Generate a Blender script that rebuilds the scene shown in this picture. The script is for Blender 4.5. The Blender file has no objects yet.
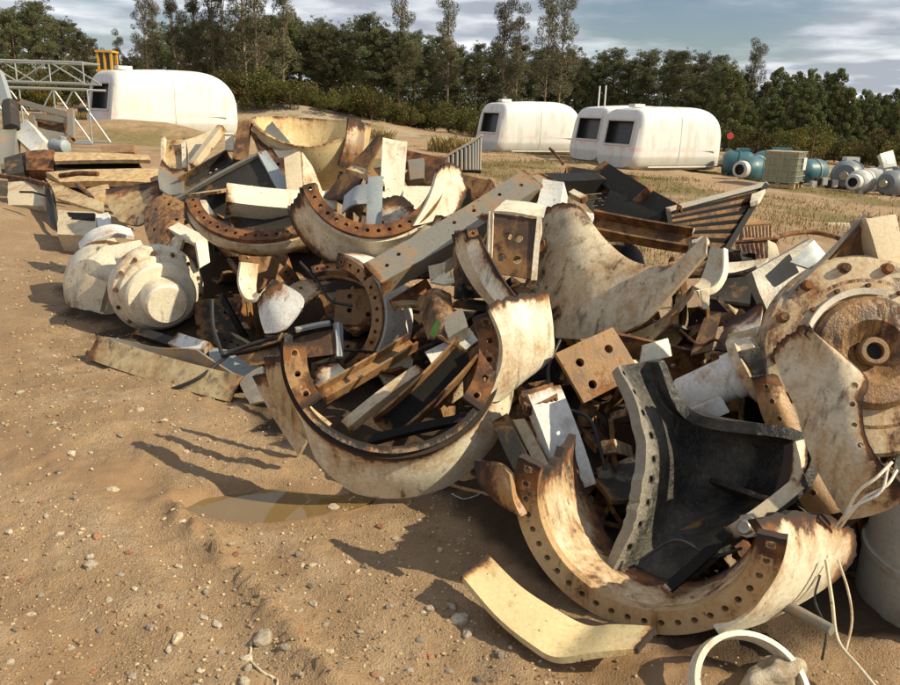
import bpy, bmesh, math, random
import numpy as np
from mathutils import Vector, Matrix, noise as mnoise

S = bpy.context.scene
COL = S.collection
RND = random.Random(7)

# ------------------------------------------------------------------ camera
FPX = 780.0                     # focal length in pixels of a 900 px wide picture
CAMH = 1.65
PITCH, ROLL = math.radians(16.5), math.radians(1.7)
cam = bpy.data.cameras.new('camera')
cam.sensor_width = 36.0
cam.lens = 36.0 * FPX / 900.0
cam.clip_start, cam.clip_end = 0.05, 3000
camo = bpy.data.objects.new('camera', cam)
COL.objects.link(camo)
_R = Matrix.Rotation(math.pi/2 - PITCH, 3, 'X') @ Matrix.Rotation(ROLL, 3, 'Z')
camo.rotation_euler = _R.to_euler()
camo.location = (0, 0, CAMH)
S.camera = camo
CR, CU, CB = _R.col[0].copy(), _R.col[1].copy(), _R.col[2].copy()   # right, up, backward
CAM = Vector((0, 0, CAMH))

# ------------------------------------------------------------------ world, sun, exposure
SUN_AZ, SUN_EL = math.radians(-16), math.radians(37)    # azimuth from +X (camera right) towards +Y
sd = Vector((math.cos(SUN_AZ)*math.cos(SUN_EL), math.sin(SUN_AZ)*math.cos(SUN_EL), math.sin(SUN_EL)))
W = bpy.data.worlds.new('World'); S.world = W; W.use_nodes = True
nt = W.node_tree; nt.nodes.clear()
def wn(t, **k):
    n = nt.nodes.new(t)
    for a, b in k.items(): setattr(n, a, b)
    return n
sky = wn('ShaderNodeTexSky', sky_type='NISHITA', sun_disc=False)
sky.sun_elevation = SUN_EL
sky.sun_rotation = math.pi/2 - SUN_AZ
sky.altitude = 100; sky.air_density = 1.0; sky.dust_density = 0.7; sky.ozone_density = 1.6
tcw = wn('ShaderNodeTexCoord')
sep = wn('ShaderNodeSeparateXYZ'); nt.links.new(tcw.outputs['Generated'], sep.inputs[0])
def wmath(op, a, b=None, clamp=False):
    n = wn('ShaderNodeMath', operation=op, use_clamp=clamp)
    for i, v in enumerate((a, b)):
        if v is None: continue
        if isinstance(v, (int, float)): n.inputs[i].default_value = v
        else: nt.links.new(v, n.inputs[i])
    return n.outputs[0]
zc = wmath('MAXIMUM', sep.outputs[2], 0.0)
zz = wmath('ADD', zc, 0.10)
cx = wmath('DIVIDE', sep.outputs[0], zz); cy = wmath('DIVIDE', sep.outputs[1], zz)
comb = wn('ShaderNodeCombineXYZ'); nt.links.new(cx, comb.inputs[0]); nt.links.new(cy, comb.inputs[1])
nz1 = wn('ShaderNodeTexNoise'); nz1.inputs['Scale'].default_value = 0.52; nz1.inputs['Detail'].default_value = 7; nz1.inputs['Roughness'].default_value = 0.55
mapw = wn('ShaderNodeMapping'); mapw.inputs['Location'].default_value = (3.3, 1.9, 0)
nt.links.new(comb.outputs[0], mapw.inputs[0]); nt.links.new(mapw.outputs[0], nz1.inputs['Vector'])
nz2 = wn('ShaderNodeTexNoise'); nz2.inputs['Scale'].default_value = 1.5; nz2.inputs['Detail'].default_value = 6
nt.links.new(mapw.outputs[0], nz2.inputs['Vector'])
cr = wn('ShaderNodeMapRange'); cr.interpolation_type = 'SMOOTHSTEP'
cr.inputs['From Min'].default_value = 0.33; cr.inputs['From Max'].default_value = 0.52
nt.links.new(nz1.outputs[0], cr.inputs[0])
ccol = wn('ShaderNodeValToRGB')
ccol.color_ramp.elements[0].position = 0.36; ccol.color_ramp.elements[0].color = (13.5, 13.8, 14.2, 1)
ccol.color_ramp.elements[1].position = 0.56; ccol.color_ramp.elements[1].color = (5.6, 6.0, 6.9, 1)
nt.links.new(nz2.outputs[0], ccol.inputs[0])
cmix = wn('ShaderNodeMix', data_type='RGBA')
nt.links.new(wmath('MULTIPLY', cr.outputs[0], 0.9), cmix.inputs['Factor'])
nt.links.new(sky.outputs[0], cmix.inputs[6]); nt.links.new(ccol.outputs[0], cmix.inputs[7])
bgn = wn('ShaderNodeBackground'); bgn.inputs['Strength'].default_value = 0.062
nt.links.new(cmix.outputs[2], bgn.inputs['Color'])
wo = wn('ShaderNodeOutputWorld'); nt.links.new(bgn.outputs[0], wo.inputs['Surface'])

sl = bpy.data.lights.new('sun', 'SUN'); sl.energy = 5.0; sl.angle = math.radians(0.55); sl.color = (1.0, 0.87, 0.63)
so = bpy.data.objects.new('sun', sl); COL.objects.link(so)
so.rotation_euler = sd.to_track_quat('Z', 'Y').to_euler(); so.location = (20, -8, 20)
S.view_settings.view_transform = 'Standard'; S.view_settings.look = 'None'
S.view_settings.exposure = 0.40; S.view_settings.gamma = 1.0
S.view_settings.use_curve_mapping = False
S.render.engine = 'CYCLES'
S.render.resolution_x, S.render.resolution_y = 1024, 779

# ------------------------------------------------------------------ picture <-> place
def ray(px, py):
    return (-CB*FPX + CR*(px-450) + CU*(342.5-py)).normalized()
def P(px, py, Y):
    """the point on the sight line of a picture point that lies Y metres ahead of the camera"""
    d = ray(px, py); return CAM + d*(Y/d.y)
def D(x, y, z):
    """direction given as right / up / towards the viewer"""
    return (CR*x + CU*y + CB*z).normalized()
def mpp(Y): return Y*1.035/FPX
# ---- numpy value noise
def _hash(ix, iy, seed):
    h = (ix*374761393 + iy*668265263 + seed*1442695041) & 0xffffffff
    h = ((h ^ (h >> 13))*1274126177) & 0xffffffff
    return ((h ^ (h >> 16)) & 0xffff)/65535.0
def vnoise(x, y, seed=0):
    x = np.asarray(x, float); y = np.asarray(y, float)
    ix = np.floor(x).astype(np.int64); iy = np.floor(y).astype(np.int64)
    fx = x-ix; fy = y-iy
    fx = fx*fx*(3-2*fx); fy = fy*fy*(3-2*fy)
    a = _hash(ix, iy, seed); b = _hash(ix+1, iy, seed); c = _hash(ix, iy+1, seed); d = _hash(ix+1, iy+1, seed)
    return (a*(1-fx)+b*fx)*(1-fy)+(c*(1-fx)+d*fx)*fy - 0.5
def fbm(x, y, oct=4, seed=0, gain=0.5):
    s = 0; a = 1
    for o in range(oct):
        s = s + a*vnoise(x*2**o+13.1*o, y*2**o-7.7*o, seed+o); a *= gain
    return s
BUMPS = [  # earth heaped under the scrap: x, y, rx, ry, height
    (-1.9, 6.6, .8, .7, .28), (-1.1, 6.4, 1.0, 1.0, .45), (-.6, 5.3, .6, .7, .22), (.3, 5.4, .9, .8, .30),
    (1.0, 4.3, .6, .6, .22), (1.7, 3.6, .6, .6, .26), (1.6, 4.9, .8, .7, .2),
    (-5.4, 9.4, 1.3, 1.2, .22), (-12.5, 27.5, 3.0, 1.0, .5), (-9.5, 28.0, 2.5, 1.0, .45), (-13, 60, 9, 3, 1.3), (-22, 62, 6, 3, .9)]
def ground_base(x, y):
    z = -0.04*np.clip(x, -70, 70)
    for bx_, by_, rx, ry, h in BUMPS:
        q = ((x-bx_)/rx)**2+((y-by_)/ry)**2
        z = z + h*np.exp(-q*1.2)
    return z
def ray_ground(px, py):
    d = ray(px, py); t = 0.5
    for i in range(4000):
        p = CAM+d*t
        h = p.z-float(ground_base(np.float64(p.x), np.float64(p.y)))
        if h < 1e-3: break
        t += max(h*0.6, 1e-3)
    return CAM+d*t
def flat_ground(px, py):
    d = ray(px, py); n = Vector((0.04, 0, 1)); t = -n.dot(CAM)/n.dot(d); return CAM+d*t
PUD = [flat_ground(*q) for q in ((190, 488), (230, 482), (290, 480), (345, 484), (365, 500), (330, 517), (275, 527), (235, 522), (205, 508))]
PUDC = sum(PUD, Vector())/len(PUD)+Vector((-.03, .02, 0))
RIDGE = [flat_ground(*q) for q in ((168, 500), (185, 520), (215, 543), (240, 572), (270, 600), (300, 640), (345, 690))]
RUT2 = [flat_ground(*q) for q in ((-40, 560), (60, 600), (120, 660), (150, 720))]
def seg_dist(x, y, pts):
    best = np.full(np.shape(x), 1e9)
    for a, b in zip(pts[:-1], pts[1:]):
        dx, dy = b.x-a.x, b.y-a.y
        t = np.clip(((x-a.x)*dx+(y-a.y)*dy)/(dx*dx+dy*dy), 0, 1)
        best = np.minimum(best, np.hypot(x-a.x-t*dx, y-a.y-t*dy))
    return best
def _near_seg(x, y, pts):
    best = np.full(np.shape(x), 1e9); al = np.zeros(np.shape(x)); sd_ = np.zeros(np.shape(x)); acc = 0
    for a, b in zip(pts[:-1], pts[1:]):
        dx, dy = b.x-a.x, b.y-a.y; L = math.hypot(dx, dy)
        t = np.clip(((x-a.x)*dx+(y-a.y)*dy)/(L*L), 0, 1); d = np.hypot(x-a.x-t*dx, y-a.y-t*dy)
        m = d < best; best = np.where(m, d, best); al = np.where(m, acc+t*L, al); sd_ = np.where(m, np.sign((x-a.x)*dy-(y-a.y)*dx)*-d, sd_); acc += L
    return al, sd_
def along_dist(x, y, pts): return _near_seg(x, y, pts)[0]
def side_dist(x, y, pts): return -_near_seg(x, y, pts)[1]
PA = math.atan2((PUD[3]-PUD[0]).y, (PUD[3]-PUD[0]).x)
def pud_q(x, y):
    c, s = math.cos(PA), math.sin(PA)
    u = (x-PUDC.x)*c+(y-PUDC.y)*s; v = -(x-PUDC.x)*s+(y-PUDC.y)*c
    return (u/.33)**2+(v/.14)**2
PUDZ = float(ground_base(np.float64(PUDC.x), np.float64(PUDC.y)))-0.042
def ground_z(x, y):
    x = np.asarray(x, float); y = np.asarray(y, float)
    z = ground_base(x, y)
    near = np.exp(-np.maximum(y-6, 0)/14)
    z = z + 0.05*fbm(x*.9, y*.9, 3, 3)*near + 0.030*fbm(x*4.5, y*4.5, 4, 11)*near
    z = z + 0.020*np.maximum(fbm(x*14, y*14, 3, 21), -.15)*near*(0.35+1.0*np.clip(fbm(x*1.7, y*1.7, 2, 5)+.3, 0, 1))
    z = z + 0.012*fbm(x*38, y*38, 2, 31)*np.exp(-np.maximum(y-3.5, 0)/1.5)*(0.3+np.clip(fbm(x*2.2, y*2.2, 2, 8)+.4, 0, 1))
    d = seg_dist(x, y, RIDGE)+0.05*fbm(x*6, y*6, 2, 77)
    z = z + np.exp(-(d/.045)**2)*(.020+.055*np.clip(fbm(x*42, y*42, 2, 41)+.25, 0, 1)) - .022*np.exp(-((d-.15)/.08)**2)
    al = along_dist(x, y, RIDGE); sd_ = side_dist(x, y, RIDGE)          # tread lugs pressed in beside the ridge
    band = np.clip((sd_-.05)/.05, 0, 1)*np.clip((.30-sd_)/.06, 0, 1)
    z = z - .010*band*np.clip(np.sin((al+sd_*.6)*2*math.pi/.10)*2, -.3, 1)*np.clip(.55+fbm(x*3, y*3, 2, 66)*1.6, 0, 1)
    d2 = seg_dist(x, y, RUT2)+0.06*fbm(x*4, y*4, 2, 78)
    z = z - .03*np.exp(-(d2/.16)**2)
    q = pud_q(x, y)+0.7*fbm(x*5, y*5, 3, 51)
    k = np.clip(1.7-q, 0, 1); k = k*k*(3-2*k)
    zp = PUDZ + 0.02*np.clip(q-.75, 0, 1) - .016*np.clip(.95-q, 0, 1)
    z = z*(1-k)+zp*k
    far = np.clip((y-25)/60, 0, 1)
    mid = np.clip((y-8)/5, 0, 1)*np.clip((48-y)/12, 0, 1)
    z = z + mid*(.10*fbm(x*.8, y*.8, 4, 71)+.10*np.clip(fbm(x*2.4, y*2.4, 3, 72), 0, 1))
    z = z + far*0.35*fbm(x*.06, y*.06, 3, 61)
    return z
def gz(x, y): return float(ground_z(np.array([x]), np.array([y]))[0])

# ------------------------------------------------------------------ objects
def add_obj(name, me, mat, parent=None, loc=None):
    o = bpy.data.objects.new(name, me); COL.objects.link(o)
    if mat is not None and len(me.materials) == 0: me.materials.append(mat)
    if parent is not None: o.parent = parent
    if loc is not None: o.location = loc
    return o
LABELS = {}
def tag(o, label=None, cat=None, group=None, kind=None):
    if label: o['label'] = label
    if cat: o['category'] = cat
    if group: o['group'] = group
    if kind: o['kind'] = kind
    return o
def thing(name, label, cat, loc=(0, 0, 0), group=None, rz=0):
    o = bpy.data.objects.new(name, None); COL.objects.link(o)
    o.empty_display_size = .1
    o.location = loc; o.rotation_euler = (0, 0, rz)
    return tag(o, label, cat, group)

class MB:
    """collects shapes into one mesh"""
    def __init__(s): s.v = []; s.f = []; s.b = []
    def add(s, vs, fs, burn=None):
        o = len(s.v); s.v += [Vector(p) for p in vs]; s.f += [tuple(i+o for i in f) for f in fs]
        s.b += list(burn) if burn is not None else [0.0]*len(vs)
        return s
    def xf(s, m):
        s.v = [m @ p for p in s.v]; return s
    def mesh(s, name, origin=Vector((0, 0, 0)), smooth=35, fix=True):
        me = bpy.data.meshes.new(name)
        me.from_pydata([tuple(p-origin) for p in s.v], [], s.f)
        if fix:
            bm = bmesh.new(); bm.from_mesh(me); bmesh.ops.recalc_face_normals(bm, faces=bm.faces); bm.to_mesh(me); bm.free()
        if any(s.b):
            at = me.attributes.new('burn', 'FLOAT', 'POINT'); at.data.foreach_set('value', s.b)
        if smooth:
            me.shade_smooth(); me.set_sharp_from_angle(angle=math.radians(smooth))
        me.update()
        return me
    def build(s, name, mat, parent=None, origin=None, smooth=35, fix=True):
        if origin is None: origin = parent.location.copy() if parent else sum(s.v, Vector())/len(s.v)
        me = s.mesh(name, origin, smooth, fix)
        o = add_obj(name, me, mat, parent)
        if parent is None: o.location = origin
        return o
    # ---- shapes
    def box(s, c, size, ax=None):
        ax = ax or (Vector((1, 0, 0)), Vector((0, 1, 0)), Vector((0, 0, 1)))
        c = Vector(c); vs = []
        for k in range(8):
            sx, sy, sz = (1 if k & 1 else -1), (1 if k & 2 else -1), (1 if k & 4 else -1)
            vs.append(c+ax[0]*sx*size[0]/2+ax[1]*sy*size[1]/2+ax[2]*sz*size[2]/2)
        return s.add(vs, [(0, 1, 3, 2), (4, 6, 7, 5), (0, 4, 5, 1), (2, 3, 7, 6), (0, 2, 6, 4), (1, 5, 7, 3)])
    def tube(s, pts, r, n=8, cap=True):
        pts = [Vector(p) for p in pts]
        rs = r if isinstance(r, (list, tuple)) else [r]*len(pts)
        vs = []; fs = []; prev = None
        for i, p in enumerate(pts):
            t = (pts[min(i+1, len(pts)-1)]-pts[max(i-1, 0)]).normalized()
            a = prev if prev is not None else (Vector((0, 0, 1)) if abs(t.z) < .9 else Vector((1, 0, 0)))
            a = (a-t*a.dot(t)).normalized(); prev = a; b = t.cross(a)
            for k in range(n):
                w = 2*math.pi*k/n; vs.append(p+(a*math.cos(w)+b*math.sin(w))*rs[i])
        for i in range(len(pts)-1):
            for k in range(n):
                fs.append((i*n+k, i*n+(k+1) % n, (i+1)*n+(k+1) % n, (i+1)*n+k))
        if cap: fs += [tuple(range(n)), tuple(range((len(pts)-1)*n, len(pts)*n))]
        return s.add(vs, fs)
    def lathe(s, prof, o, axis, n=40, ref=None, a0=0, a1=2*math.pi, burn=None, cap=True):
        """prof = [(radius, along)], revolved round axis at o"""
        axis = Vector(axis).normalized()
        ref = Vector(ref) if ref is not None else (Vector((0, 0, 1)) if abs(axis.z) < .9 else Vector((1, 0, 0)))
        e1 = (ref-axis*ref.dot(axis)).normalized(); e2 = axis.cross(e1)
        full = abs(a1-a0-2*math.pi) < 1e-6
        m = n if full else n+1
        vs = []; fs = []; bb = []
        for i, (r, h) in enumerate(prof):
            for k in range(m):
                w = a0+(a1-a0)*k/n; vs.append(o+axis*h+(e1*math.cos(w)+e2*math.sin(w))*r); bb.append(burn[i] if burn else 0.)
        for i in range(len(prof)-1):
            for k in range(n):
                k2 = (k+1) % m
                fs.append((i*m+k, i*m+k2, (i+1)*m+k2, (i+1)*m+k))
        if full and cap:
            if prof[0][0] > 1e-4: fs.append(tuple(range(n)))
            if prof[-1][0] > 1e-4: fs.append(tuple(range((len(prof)-1)*n, len(prof)*n)))
        return s.add(vs, fs, bb)
    def slab(s, f, nu, nv, t, holes=(), hr=.015, jag=0., burn='', bw=.08, off=0.0, seed=0, je=None, bmax=1.0):
        """a sheet of thickness t over f(u,v), with round holes at grid points and torch-cut edges;
        off = -1: all thickness behind the sheet, 0: centred"""
        rr = random.Random(seed+nu*31+nv)
        ph = rr.random()*50; je = burn if je is None else je
        def edge_n(x, k): return (mnoise.noise(Vector((x*9+ph, k*7.3, ph)))*.7+mnoise.noise(Vector((x*31+ph, k*3.1, 2)))*.45)
        g = []
        for i in range(nu+1):
            row = []
            for j in range(nv+1):
                u, v = i/nu, j/nv
                if jag:
                    if 'u0' in je: u += edge_n(v, 1)*jag*max(0, 1-u*3)
                    if 'u1' in je: u += edge_n(v, 2)*jag*max(0, 1-(1-u)*3)
                    if 'v0' in je: v += edge_n(u*1.5, 3)*jag*max(0, 1-v*3)
                    if 'v1' in je: v += edge_n(u*1.5, 4)*jag*max(0, 1-(1-v)*3)
                row.append(f(u, v))
            g.append(row)
        lu = sum((g[i+1][nv//2]-g[i][nv//2]).length for i in range(nu)); lv = sum((g[nu//2][j+1]-g[nu//2][j]).length for j in range(nv))
        N = [[None]*(nv+1) for _ in range(nu+1)]
        for i in range(nu+1):
            for j in range(nv+1):
                du = g[min(i+1, nu)][j]-g[max(i-1, 0)][j]; dv = g[i][min(j+1, nv)]-g[i][max(j-1, 0)]
                n = du.cross(dv); N[i][j] = n.normalized() if n.length > 1e-12 else Vector((0, 0, 1))
        base = len(s.v); o1, o0 = (t*(0.5+off/2)), (-t*(0.5-off/2))
        def bval(i, j):
            b = 0
            for e, dd in (('u0', i/nu*lu), ('u1', (1-i/nu)*lu), ('v0', j/nv*lv), ('v1', (1-j/nv)*lv)):
                if e in burn: b = max(b, bmax*math.exp(-dd/bw))
            return b
        idx = {}; vs = []; fs = []; bb = []
        def vert(p, b): vs.append(p); bb.append(b); return len(vs)-1
        holeset = {}
        for hd in holes:
            i, j = hd
            if isinstance(i, float) or isinstance(j, float): i, j = int(round(i*nu)), int(round(j*nv))
            i = min(max(i, 1), nu-1); j = min(max(j, 1), nv-1); holeset[(i, j)] = 1
        for i in range(nu+1):
            for j in range(nv+1):
                if (i, j) in holeset: continue
                b = bval(i, j)
                idx[(i, j)] = (vert(g[i][j]+N[i][j]*o1, b), vert(g[i][j]+N[i][j]*o0, b))
        skip = set()
        for (i, j) in holeset:
            for a in (i-1, i):
                for b in (j-1, j): skip.add((a, b))
            ring = [(i+1, j), (i+1, j+1), (i, j+1), (i-1, j+1), (i-1, j), (i-1, j-1), (i, j-1), (i+1, j-1)]
            c = g[i][j]; n = N[i][j]
            cu = g[i+1][j]-g[i-1][j]; cu.normalize(); cv = n.cross(cu)
            tt = []; bt = []
            hq = min(hr, .46*(g[i+1][j]-g[i-1][j]).length, .46*(g[i][j+1]-g[i][j-1]).length)
            for k in range(16):
                w = k*math.pi/8; d = cu*math.cos(w)+cv*math.sin(w)
                tt.append(vert(c+n*o1+d*hq, 0.0)); bt.append(vert(c+n*o0+d*hq, 0.0))
            for k in range(8):
                k2 = (k+1) % 8
                r1, r2 = idx.get(ring[k]), idx.get(ring[k2])
                if r1 is None or r2 is None: continue
                h0, h1, h2 = 2*k, 2*k+1, (2*k+2) % 16
                fs.append((r1[0], r2[0], tt[h2], tt[h1], tt[h0])); fs.append((r1[1], bt[h0], bt[h1], bt[h2], r2[1]))
                fs.append((tt[h0], tt[h1], bt[h1], bt[h0])); fs.append((tt[h1], tt[h2], bt[h2], bt[h1]))
        for i in range(nu):
            for j in range(nv):
                if (i, j) in skip: continue
                q = [idx.get(k) for k in ((i, j), (i+1, j), (i+1, j+1), (i, j+1))]
                if None in q: continue
                fs.append(tuple(a[0] for a in q)); fs.append(tuple(a[1] for a in reversed(q)))
        loop = [(i, 0) for i in range(nu)]+[(nu, j) for j in range(nv)]+[(i, nv) for i in range(nu, 0, -1)]+[(0, j) for j in range(nv, 0, -1)]
        for k in range(len(loop)):
            a, b = idx[loop[k]], idx[loop[(k+1) % len(loop)]]
            fs.append((a[0], a[1], b[1], b[0]))
        return s.add(vs, fs, bb)

def catmull(pts, t):
    """smooth curve through points, t in 0..1"""
    n = len(pts)-1
    x = min(max(t, -0.2), 1.2)*n; i = min(max(int(math.floor(x)), 0), n-1); f = x-i
    p1, p2 = pts[i], pts[i+1]
    p0 = pts[i-1] if i > 0 else p1*2-p2
    p3 = pts[i+2] if i+2 <= n else p2*2-p1
    return 0.5*((2*p1)+(p2-p0)*f+(2*p0-5*p1+4*p2-p3)*f*f+(3*p1-p0-3*p2+p3)*f*f*f)
def patch(rows):
    """rows of points -> smooth surface f(u along a row, v across rows)"""
    return lambda u, v: catmull([catmull(r, u) for r in rows], v)
def quad(a, b, c, d):
    return lambda u, v: (a*(1-u)+b*u)*(1-v)+(d*(1-u)+c*u)*v

# ------------------------------------------------------------------ materials
def mat_nodes(name):
    m = bpy.data.materials.new(name); m.use_nodes = True
    t = m.node_tree; b = t.nodes['Principled BSDF']
    return m, t, b
class NT:
    def __init__(s, t): s.t = t
    def n(s, ty, **k):
        x = s.t.nodes.new(ty)
        for a, b in k.items(): setattr(x, a, b)
        return x
    def set(s, sock, v):
        if v is None: return
        if isinstance(v, bpy.types.NodeSocket): s.t.links.new(v, sock)
        elif isinstance(v, (tuple, list)) and len(v) == 3 and sock.type == 'RGBA': sock.default_value = (*v, 1)
        else: sock.default_value = v
    def math(s, op, a, b=None, c=None, clamp=False):
        x = s.n('ShaderNodeMath', operation=op, use_clamp=clamp)
        for i, v in enumerate((a, b, c)): s.set(x.inputs[i], v)
        return x.outputs[0]
    def noise(s, vec, scale, detail=5, rough=.55, dist=0):
        x = s.n('ShaderNodeTexNoise'); s.set(x.inputs['Vector'], vec)
        x.inputs['Scale'].default_value = scale; x.inputs['Detail'].default_value = detail
        x.inputs['Roughness'].default_value = rough; x.inputs['Distortion'].default_value = dist
        return x.outputs[0]
    def step(s, v, lo, hi):
        x = s.n('ShaderNodeMapRange', interpolation_type='SMOOTHSTEP'); s.set(x.inputs[0], v)
        s.set(x.inputs['From Min'], lo); s.set(x.inputs['From Max'], hi)
        return x.outputs[0]
    def mix(s, f, a, b, blend='MIX'):
        x = s.n('ShaderNodeMix', data_type='RGBA', blend_type=blend)
        s.set(x.inputs[0], f); s.set(x.inputs[6], a); s.set(x.inputs[7], b)
        return x.outputs[2]
    def objvec(s, sc=(1, 1, 1), rnd=True):
        tc = s.n('ShaderNodeTexCoord'); out = tc.outputs['Object']
        if rnd:
            oi = s.n('ShaderNodeObjectInfo')
            vm = s.n('ShaderNodeVectorMath', operation='SCALE'); vm.inputs[0].default_value = (37, 17, 53); s.t.links.new(oi.outputs['Random'], vm.inputs['Scale'])
            ad = s.n('ShaderNodeVectorMath', operation='ADD'); s.t.links.new(out, ad.inputs[0]); s.t.links.new(vm.outputs[0], ad.inputs[1]); out = ad.outputs[0]
        if sc != (1, 1, 1):
            mp = s.n('ShaderNodeVectorMath', operation='MULTIPLY'); s.t.links.new(out, mp.inputs[0]); mp.inputs[1].default_value = sc; out = mp.outputs[0]
        return out
    def attr(s, name):
        x = s.n('ShaderNodeAttribute'); x.attribute_name = name; return x.outputs['Fac']
    def bump(s, h, strength, dist=.01):
        x = s.n('ShaderNodeBump'); s.set(x.inputs['Height'], h); x.inputs['Strength'].default_value = strength; x.inputs['Distance'].default_value = dist
        return x.outputs[0]
RUST_D, RUST_O, OCHRE = (.042, .018, .009), (.225, .092, .030), (.44, .27, .09)
def metal(name, base, rust=.35, rough=.45, dirt=.35, metallic=0., bump=.35, scale=1., dirtcol=(.20, .135, .07), soot=0., grease=0.):
    """painted or bare steel with rust, earth stains and burnt cut edges (attribute burn)"""
    m, t, b = mat_nodes(name); k = NT(t)
    v = k.objvec()
    n1 = k.noise(v, 3.1*scale, 8, .62, .4)
    n2 = k.noise(k.objvec((1, 1, .22)), 17*scale, 5, .6)
    n3 = k.noise(v, 60*scale, 4, .7)
    n4 = k.noise(v, 9*scale, 6, .6)
    burn = k.attr('burn')
    mask = k.math('ADD', k.math('ADD', k.math('MULTIPLY', n1, .55), k.math('MULTIPLY', n2, .30)), k.math('ADD', k.math('MULTIPLY', n3, .15), k.math('MULTIPLY', burn, .33)))
    lo = .70-.34*rust
    rm = k.step(mask, lo, lo+.09)
    rc = k.mix(k.step(n4, .36, .66), RUST_D, RUST_O)
    bc = k.mix(k.step(n3, .3, .75), base, tuple(c*.80 for c in base))
    dm = k.math('MULTIPLY', k.step(n4, .62-.3*dirt, .80-.2*dirt), min(1, .25+dirt))
    c = k.mix(dm, bc, dirtcol)
    wash = k.math('MULTIPLY', k.step(k.noise(v, 1.7*scale, 5, .6, .8), .62-.26*dirt, .88-.20*dirt), min(.55, dirt*1.2))
    c = k.mix(wash, c, OCHRE)
    c = k.mix(k.math('MULTIPLY', k.step(mask, lo-.10, lo+.03), .62), c, (.36, .19, .06))
    c = k.mix(k.math('MULTIPLY', k.step(k.noise(v, 34*scale, 3, .6), .66, .73), .75), c, (.06, .035, .02))
    c = k.mix(rm, c, rc)
    if soot:
        sn = k.math('ADD', k.math('MULTIPLY', k.noise(v, 2.2*scale, 5, .6, .6), .6), k.math('MULTIPLY', k.noise(v, 19*scale, 5, .7, .5), .4))
        sm = k.math('MULTIPLY', k.step(sn, .60-.25*soot, .68-.2*soot), .94)
        c = k.mix(sm, c, (.016, .014, .013))
    if grease:
        gm = k.step(k.math('ADD', k.math('MULTIPLY', k.noise(k.objvec((1, 1, .18)), 16*scale, 6, .65, .4), .7), k.math('MULTIPLY', k.noise(v, 2.6*scale, 4, .6), .3)), .60-.22*grease, .72-.22*grease)
        c = k.mix(k.math('MULTIPLY', gm, .8), c, (.040, .022, .012))
    bm_ = k.step(k.math('ADD', burn, k.math('MULTIPLY', k.math('SUBTRACT', n1, .5), 1.5)), .52, .86)
    c = k.mix(k.math('MULTIPLY', bm_, .9), c, (.022, .017, .014))
    t.links.new(c, b.inputs['Base Color'])
    k.set(b.inputs['Roughness'], k.math('ADD', k.math('MULTIPLY', rm, .88-rough), k.math('ADD', k.math('MULTIPLY', n4, .25), rough-.12), clamp=True))
    b.inputs['Metallic'].default_value = metallic
    h = k.math('ADD', k.math('MULTIPLY', n3, .5), k.math('ADD', k.math('MULTIPLY', rm, -.35), k.math('MULTIPLY', n4, .5)))
    t.links.new(k.bump(h, bump, .012), b.inputs['Normal'])
    return m
def plain(name, col, rough=.6, var=.25, scale=8, bump=.15, metallic=0.):
    m, t, b = mat_nodes(name); k = NT(t)
    v = k.objvec(); n1 = k.noise(v, scale, 6, .6)
    t.links.new(k.mix(k.step(n1, .3, .7), tuple(c*(1-var) for c in col), tuple(min(1, c*(1+var)) for c in col)), b.inputs['Base Color'])
    b.inputs['Roughness'].default_value = rough; b.inputs['Metallic'].default_value = metallic
    t.links.new(k.bump(n1, bump, .01), b.inputs['Normal'])
    return m
M = {
 'leafgreen': plain('green leaf', (.10, .25, .03), .5),
 'cream': metal('cream paint', (.72, .655, .50), .34, dirt=.20, grease=.22),
 'cream_clean': metal('cream paint clean', (.76, .70, .55), .26, dirt=.18, grease=.08),
 'cream_dirty': metal('cream paint dirty', (.64, .55, .39), .44, dirt=.38, grease=.28),
 'ochre': metal('ochre stained paint', (.56, .44, .24), .46, dirt=.50, grease=.34),
 'white': metal('white paint', (.68, .68, .64), .28, dirt=.18, grease=.10),
 'grey': metal('grey steel', (.22, .212, .18), .30, dirt=.22, metallic=.1),
 'dgrey': metal('dark steel', (.045, .042, .037), .20, dirt=.03, rough=.55),
 'black': metal('black steel', (.012, .011, .010), .06, rough=.6, dirt=.0),
 'bluegrey': metal('blue grey steel', (.30, .345, .36), .18, dirt=.10),
 'rust': metal('rusty steel', (.14, .065, .03), .95, rough=.7, dirt=.3, bump=.6),
 'rustplate': metal('brown rusty plate', (.20, .12, .065), .62, rough=.6, dirt=.5, bump=.5),
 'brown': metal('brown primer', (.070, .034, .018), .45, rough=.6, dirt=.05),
 'flange': metal('machined flange', (.33, .205, .10), .58, rough=.5, dirt=.3, bump=.5, grease=.38),
 'burnt': metal('burnt casting', (.17, .155, .125), .20, rough=.38, dirt=.2, bump=.8, soot=.72, scale=1.9),
 'flange_tan': metal('tan flange', (.47, .34, .19), .46, dirt=.35, bump=.4, grease=.3),
 'tankgrey': metal('dull tank paint', (.36, .355, .315), .20, dirt=.25),
 'hole': plain('dark bore', (.012, .010, .009), .8),
 'wood': plain('weathered timber', (.46, .32, .16), .8, .35, 14, .4),
 'tan': metal('tan stained plate', (.60, .51, .35), .30, dirt=.26),
 'galv': metal('galvanised steel', (.37, .40, .40), .06, rough=.4, dirt=.1, metallic=.25, bump=.1),
 'rubber': plain('black rubber', (.018, .018, .018), .55, .3),
 'cream_foul': metal('fouled cream paint', (.60, .515, .36), .46, dirt=.36, grease=.38),
 'yellowplate': metal('pale yellow shell', (.62, .50, .27), .26, dirt=.30),
 'gear': metal('oily gear housing', (.19, .10, .042), .60, rough=.32, dirt=.3, bump=.7, grease=.6, scale=1.6),
 'shiny': plain('bare steel', (.36, .32, .26), .35, .3, 20, .1, .6),
}
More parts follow.
